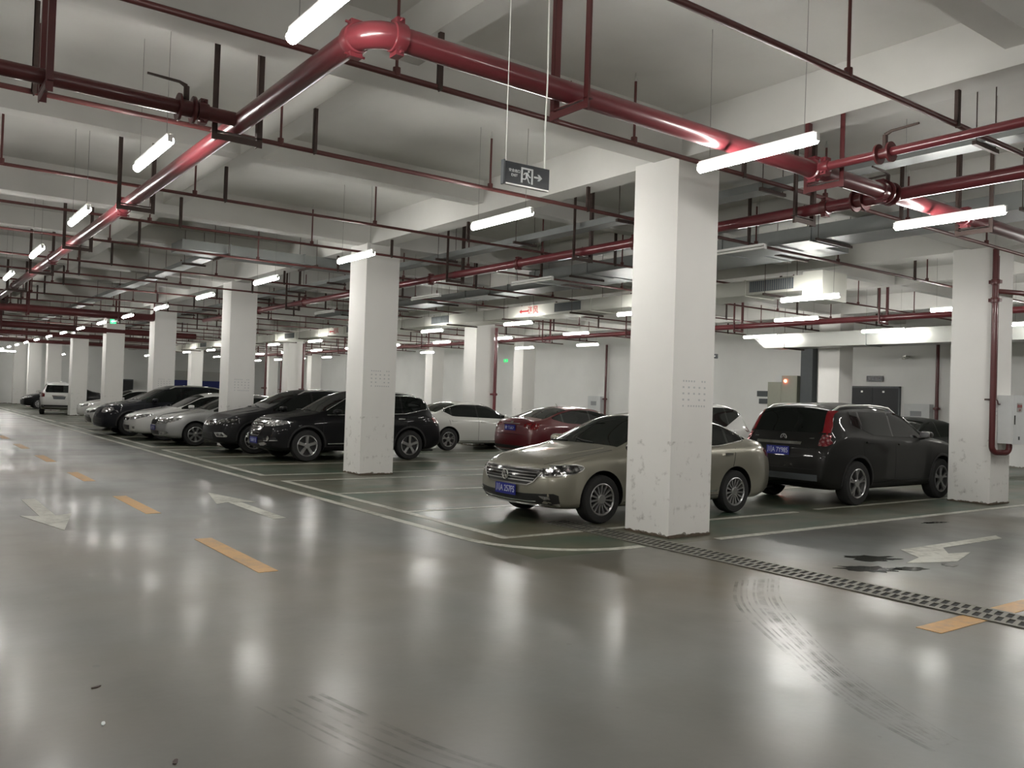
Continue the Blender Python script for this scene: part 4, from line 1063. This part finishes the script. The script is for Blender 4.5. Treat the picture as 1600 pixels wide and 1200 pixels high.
tails(c, [(.60, .93), (.60, 1.0), (.80, 1.06), (.86, 1.04), (.86, .93), (.80, .90)])
c.place(6.52, 21.75, '-x', 'dark SUV between the chrome grilled black SUV and the silver sedan')

# 4 silver sedan
c = Car(dict(SEDAN, paint=carpaint('silver paint', (.34, .345, .34), .5, .35), rim=(7, .035, .062, 0), L=4.57, sweep=.24))
common(c)
gr = c.patch('grille', [(-.26, .70), (.26, .70), (.30, .67), (.22, .555), (-.22, .555), (-.30, .67)], 'front', .006, M['gloss'], cell=.05)
for k in range(-5, 6): c.patch('grille_slat', [(k*.042-.006, .565), (k*.042+.006, .565), (k*.046+.006, .69), (k*.046-.006, .69)], 'front', .014, M['rimdark'], gr, .06)
c.patch('grille_surround', c.strip([(-.31, .69), (-.27, .715), (.27, .715), (.31, .69), (.23, .545), (-.23, .545), (-.31, .68)], .016), 'front', .014, M['chrome'], gr, .05)
c.mir('headlamp', [(.32, .69), (.50, .735), (.74, .755), (.86, .76), (.855, .70), (.74, .62), (.36, .575), (.30, .60)], 'front', .007, M['headlamp'], .035)
c.patch('lower_intake', [(-.42, .40), (.42, .40), (.40, .29), (-.40, .29)], 'front', .005, M['plastic'], cell=.06)
c.mir('fog_lamp', [(.48, .385), (.74, .40), (.77, .35), (.70, .31), (.50, .30)], 'front', .008, M['headlamp'], .05)
c.lettered_plate('front', .475, None)
tails(c, [(.58, .88), (.62, .95), (.80, .96), (.86, .93), (.85, .84), (.60, .82)])
c.place(6.02, 24.95, '-x', 'silver sedan with a ribbed grille and seven-spoke wheel beside the third column')

# 5 white sedan
WH = carpaint('white paint', (.62, .62, .60), 0, .35)
c = Car(dict(SEDAN, paint=WH, L=4.55, rim=(10, .03, .03, 0))); common(c)
c.patch('grille', [(-.30, .66), (.30, .66), (.34, .64), (.26, .575), (-.26, .575), (-.34, .64)], 'front', .006, M['gloss'], cell=.05)
c.mir('headlamp', [(.38, .66), (.50, .72), (.74, .775), (.86, .78), (.855, .72), (.74, .64), (.42, .60)], 'front', .007, M['headlamp'], .035)
c.patch('lower_intake', [(-.40, .44), (.40, .44), (.36, .30), (-.36, .30)], 'front', .005, M['plastic'], cell=.06)
c.patch('bumper_trim', [(-.6, .25), (.6, .25), (.6, .275), (-.6, .275)], 'front', .012, M['chrome'], cell=.06)
c.mir('fog_lamp', [(.56, .41), (.70, .42), (.70, .34), (.58, .34)], 'front', .006, M['headlamp'], .05)
c.place(5.82, 27.45, '-x', 'white sedan with bright headlamps between the silver sedan and the boxy black SUV')

# 6 black SUV
c = Car(dict(SUV, paint=carpaint('black paint two', (.008, .009, .013), .1, .25), L=4.43, W=.90, rim=(5, .05, .06, 0),
    top=[(0, .84), (.05, .93), (.3, 1.01), (.8, 1.07), (1.05, 1.10), (1.2, 1.16), (1.95, 1.58), (2.25, 1.66), (2.9, 1.69), (3.6, 1.67), (3.95, 1.60), (4.2, 1.25), (4.35, 1.08), (4.43, .95)], win=(1.38, 3.85), doorend=3.45))
common(c)
c.patch('grille', [(-.34, .84), (.34, .84), (.30, .70), (-.30, .70)], 'front', .008, M['rimdark'], cell=.05)
c.mir('headlamp', [(.45, .88), (.62, .91), (.78, .90), (.84, .84), (.80, .76), (.66, .72), (.50, .74)], 'front', .008, M['headlamp'], .035)
c.patch('lower_intake', [(-.60, .56), (.60, .56), (.66, .40), (-.66, .40)], 'front', .005, M['plastic'], cell=.06)
c.place(5.42, 29.95, '-x', 'boxy black SUV with rounded headlamps in the middle of the left row')

# 7 white sedan far
c = Car(dict(SEDAN, paint=WH, L=4.55, rim=(8, .03, .03, 0))); common(c)
c.patch('grille', [(-.36, .68), (.36, .68), (.40, .65), (.30, .60), (-.30, .60)], 'front', .006, M['gloss'], cell=.05)
c.mir('headlamp', [(.42, .66), (.55, .72), (.74, .765), (.86, .77), (.85, .72), (.74, .65), (.44, .61)], 'front', .007, M['headlampd'], .035)
c.patch('lower_intake', [(-.46, .54), (.46, .54), (.62, .40), (.60, .27), (-.60, .27), (-.62, .40)], 'front', .005, M['gloss'], cell=.06)
c.place(5.75, 33.4, '-x', 'white sedan with a wide dark lower grille beside the fourth column')

# 8 white people carrier seen from behind
c = Car(dict(SUV, paint=WH, L=4.5, W=.87, rim=(5, .05, .06, 0), clear=.24, rails=(1.9, 3.9),
    top=[(0, .80), (.05, .88), (.3, .98), (.8, 1.08), (1.05, 1.14), (1.9, 1.62), (2.2, 1.70), (3.0, 1.73), (3.9, 1.70), (4.2, 1.64), (4.4, 1.15), (4.47, 1.0), (4.5, .9)],
    rwpoly=[(-.60, 1.14), (.60, 1.14), (.64, 1.22), (.56, 1.52), (-.56, 1.52), (-.64, 1.22)]))
common(c)
c.patch('rear_bumper_trim', [(-.80, .36), (.80, .36), (.80, .50), (-.80, .50)], 'rear', .012, M['plastic'], cell=.06)
c.patch('plate_recess', [(-.26, .80), (.26, .80), (.30, .94), (-.30, .94)], 'rear', .010, M['darkgrey'], cell=.06)
c.patch('tailgate_trim', [(-.33, .95), (.33, .95), (.33, .985), (-.33, .985)], 'rear', .016, M['chrome'], cell=.06)
tails(c, [(.66, .92), (.66, 1.08), (.80, 1.12), (.84, .95), (.82, .90)])
c.place(53.4, 7.45, '+y', 'white people carrier seen from behind beside the sixth column'); c.root.rotation_euler[2] -= .12

# 9 white car behind the sixth column and 10 black car at the far end
c = Car(dict(SEDAN, paint=WH, L=4.5)); common(c)
c.mir('headlamp', [(.42, .66), (.55, .72), (.74, .765), (.86, .77), (.85, .72), (.74, .65), (.44, .61)], 'front', .007, M['headlamp'], .05)
c.place(6.9, 42.0, '-x', 'white car mostly hidden between the fifth and sixth columns')
c = Car(dict(SEDAN, paint=carpaint('black paint three', (.008, .008, .009), .1, .25), L=4.6)); common(c)
c.patch('grille', [(-.36, .68), (.36, .68), (.40, .65), (.30, .55), (-.30, .55)], 'front', .006, M['chrome'], cell=.05)
c.mir('headlamp', [(.42, .66), (.55, .72), (.74, .765), (.86, .77), (.85, .72), (.74, .65), (.44, .61)], 'front', .007, M['headlamp'], .035)
c.place(6.7, 60.3, '-x', 'black sedan at the far end of the row, leftmost of all the cars')

# 11 white sedan in the second row, 12 red sedan
c = Car(dict(SEDAN, paint=carpaint('warm white paint', (.60, .60, .565), 0, .35), L=4.62, rim=(5, .030, .032, .20), fo=.93, R=.33, kslope=.42, kick=3.45, whead=.095)); common(c)
tails(c, [(.58, .90), (.62, .97), (.80, .985), (.87, .95), (.86, .85), (.60, .83)])
for pj_ in ('left', 'right'): c.rail('window_trim', [(3.80, 1.12), (3.74, 1.20), (3.66, 1.25)], pj_, .012, M['chrome'])
c.place(12.42+4.62, 22.1, '+x', 'white sedan side-on behind the chrome grilled black SUV')
c = Car(dict(SEDAN, paint=carpaint('dark red paint', (.105, .006, .011), .1, .35), L=4.62, rim=(10, .03, .03, 0), kick=3.4, kslope=.2,
    top=[(0, .70), (.06, .76), (.3, .835), (.8, .925), (1.15, .985), (1.3, 1.035), (2.02, 1.38), (2.35, 1.44), (2.75, 1.455), (3.1, 1.44), (3.5, 1.36), (4.15, 1.14), (4.30, 1.12), (4.50, 1.11), (4.57, 1.03), (4.62, .93)], rwx=(3.30, 4.14))); common(c)
tails(c, [(.50, .90), (.50, .99), (.70, 1.0), (.81, .985), (.83, .93), (.83, .84), (.78, .83)], inner=[(.60, .90), (.60, .94), (.70, .945), (.70, .905)])
c.lettered_plate('rear', .865, None)
c.patch('boot_trim', [(-.34, .955), (.34, .955), (.34, .975), (-.34, .975)], 'rear', .014, M['chrome'], cell=.06)
c.patch('emblem', [(-.05, .985), (.05, .985), (.05, 1.025), (-.05, 1.025)], 'rear', .012, M['chrome'], cell=.06)
c.patch('boot_gap', [(-.60, .700), (.60, .700), (.60, .708), (-.60, .708)], 'rear', .002, M['black'], cell=.06)
c.patch('rear_diffuser', [(-.70, .23), (.70, .23), (.74, .42), (-.74, .42)], 'rear', .006, M['plastic'], cell=.06)
c.mir('reflector', [(.66, .46), (.80, .47), (.80, .49), (.66, .48)], 'rear', .010, M['tail'], .04)
MB().tube([(3.05, 0, 1.44), (3.10, 0, 1.50)], .008, 6).build('aerial', M['plastic'], c.root)
c.place(12.80+4.62, 17.38, '+x', 'dark red sedan showing its blue rear plate between the columns')

# 13 black SUV, right
c = Car(dict(SUV, paint=carpaint('dull black paint', (.013, .013, .012), .15, .30), L=4.72, W=.92, wb=2.78, fo=.96, R=.37, rim=(5, .03, .03, .16), sill=.14, clear=.25,
    top=[(0, .90), (.05, .98), (.3, 1.05), (.8, 1.11), (1.15, 1.15), (1.35, 1.21), (2.0, 1.60), (2.4, 1.69), (3.0, 1.725), (3.8, 1.70), (4.2, 1.65), (4.34, 1.58), (4.56, 1.20), (4.66, 1.08), (4.72, .95)],
    sh=[(0, .84), (.3, .95), (.9, 1.04), (1.4, 1.08), (3.0, 1.13), (4.1, 1.18), (4.5, 1.08), (4.72, .90)],
    win=(1.46, 3.78), pillars=[2.58, 3.52], doorend=3.62, kick=3.2, kslope=.25, wsx=(1.26, 2.15), rails=(2.2, 4.15), chrome=0, tumble=.27, kr=.08, rsweep=.09,
    rwpoly=[(-.64, 1.20), (.64, 1.20), (.65, 1.27), (.60, 1.57), (.30, 1.60), (-.30, 1.60), (-.60, 1.57), (-.65, 1.27)])); common(c)
TR = mat('plain red lamp', (.20, .008, .012), .25, 0, .5)
c.mir('tail_lamp', [(.67, 1.20), (.775, 1.20), (.765, 1.30), (.70, 1.56), (.655, 1.57), (.62, 1.56)], 'rear', .008, TR, .035)
c.both('tail_lamp', [(4.42, 1.21), (4.55, 1.21), (4.50, 1.40), (4.46, 1.56), (4.40, 1.55)], .006, TR, None, .04)
c.mir('lower_tail_lamp', [(.68, 1.17), (.80, 1.17), (.80, .99), (.74, .99), (.68, 1.06)], 'rear', .009, M['tailclear'], .035)
c.both('lower_tail_lamp', [(4.40, 1.10), (4.52, 1.07), (4.58, .99), (4.52, .98), (4.40, 1.04)], .006, M['tailclear'], None, .04)
gt = c.patch('tailgate_trim', [(-.48, .985), (.40, .985), (.40, 1.03), (-.48, 1.03)], 'rear', .022, M['chrome'], cell=.06)
h, n = c.hit('rear', 0, 1.105)
e = emblem_ring(h.x+.012, .02, 1.10, .055, c.root)
for k in range(3):
    a = PI/2+2*PI*k/3; b_ = a+PI/3; e.tube([(h.x+.012, .02+.05*math.cos(a), 1.10+.05*math.sin(a)), (h.x+.012, .02+.018*math.cos(b_), 1.10+.018*math.sin(b_)), (h.x+.012, .02+.05*math.cos(a+2*PI/3), 1.10+.05*math.sin(a+2*PI/3))], .004, 6)
e.build('emblem', M['rim'], c.root, 50)
c.mir('badge', [(.50, 1.09), (.58, 1.09), (.58, 1.105), (.50, 1.105)], 'rear', .012, M['chrome'], .04)
c.lettered_plate('rear', .885, '川A 7Y985', 0, .004)
c.patch('rear_bumper_trim', [(-.74, .42), (.74, .42), (.74, .52), (-.74, .52)], 'rear', .010, M['darkgrey'], cell=.08); c.exhaust()
c.patch('tailgate_gap', [(-.66, .60), (.66, .60), (.66, .608), (-.66, .608)], 'rear', .002, M['black'], cell=.06)
c.place(12.10+4.72, 8.80, '+x', 'large black SUV with roof rails seen from its rear corner at the right')

# 14 white SUV behind the gold sedan, 15 dark sedan behind the large SUV
c = Car(dict(SUV, paint=carpaint('off-white paint', (.55, .55, .53), 0, .35), L=4.5, W=.90, rim=(8, .03, .03, 0), kslope=.40, kick=3.3, rails=None,
    top=[(0, .78), (.05, .86), (.25, .94), (.8, 1.04), (1.1, 1.09), (1.28, 1.15), (2.0, 1.57), (2.35, 1.66), (2.9, 1.69), (3.5, 1.66), (3.9, 1.58), (4.15, 1.42), (4.38, 1.10), (4.46, 1.0), (4.5, .9)],
    sh=[(0, .74), (.3, .88), (.9, .96), (1.4, 1.0), (3.0, 1.05), (4.1, 1.08), (4.35, 1.0), (4.5, .86)], zcap=1.54, rwpoly=[(-.58, 1.12), (.58, 1.12), (.54, 1.38), (-.54, 1.38)])); common(c)
tails(c, [(.60, .95), (.60, 1.03), (.80, 1.09), (.86, 1.05), (.86, .97)])
c.place(12.85, 14.0, '-x', 'off-white SUV mostly hidden behind the large column and the gold sedan')
c = Car(dict(SEDAN, paint=carpaint('grey-green dark paint', (.02, .022, .021), .3, .3), L=4.6)); common(c)
c.place(18.6, 11.4, '-x', 'dark sedan showing behind the windscreen of the large black SUV')
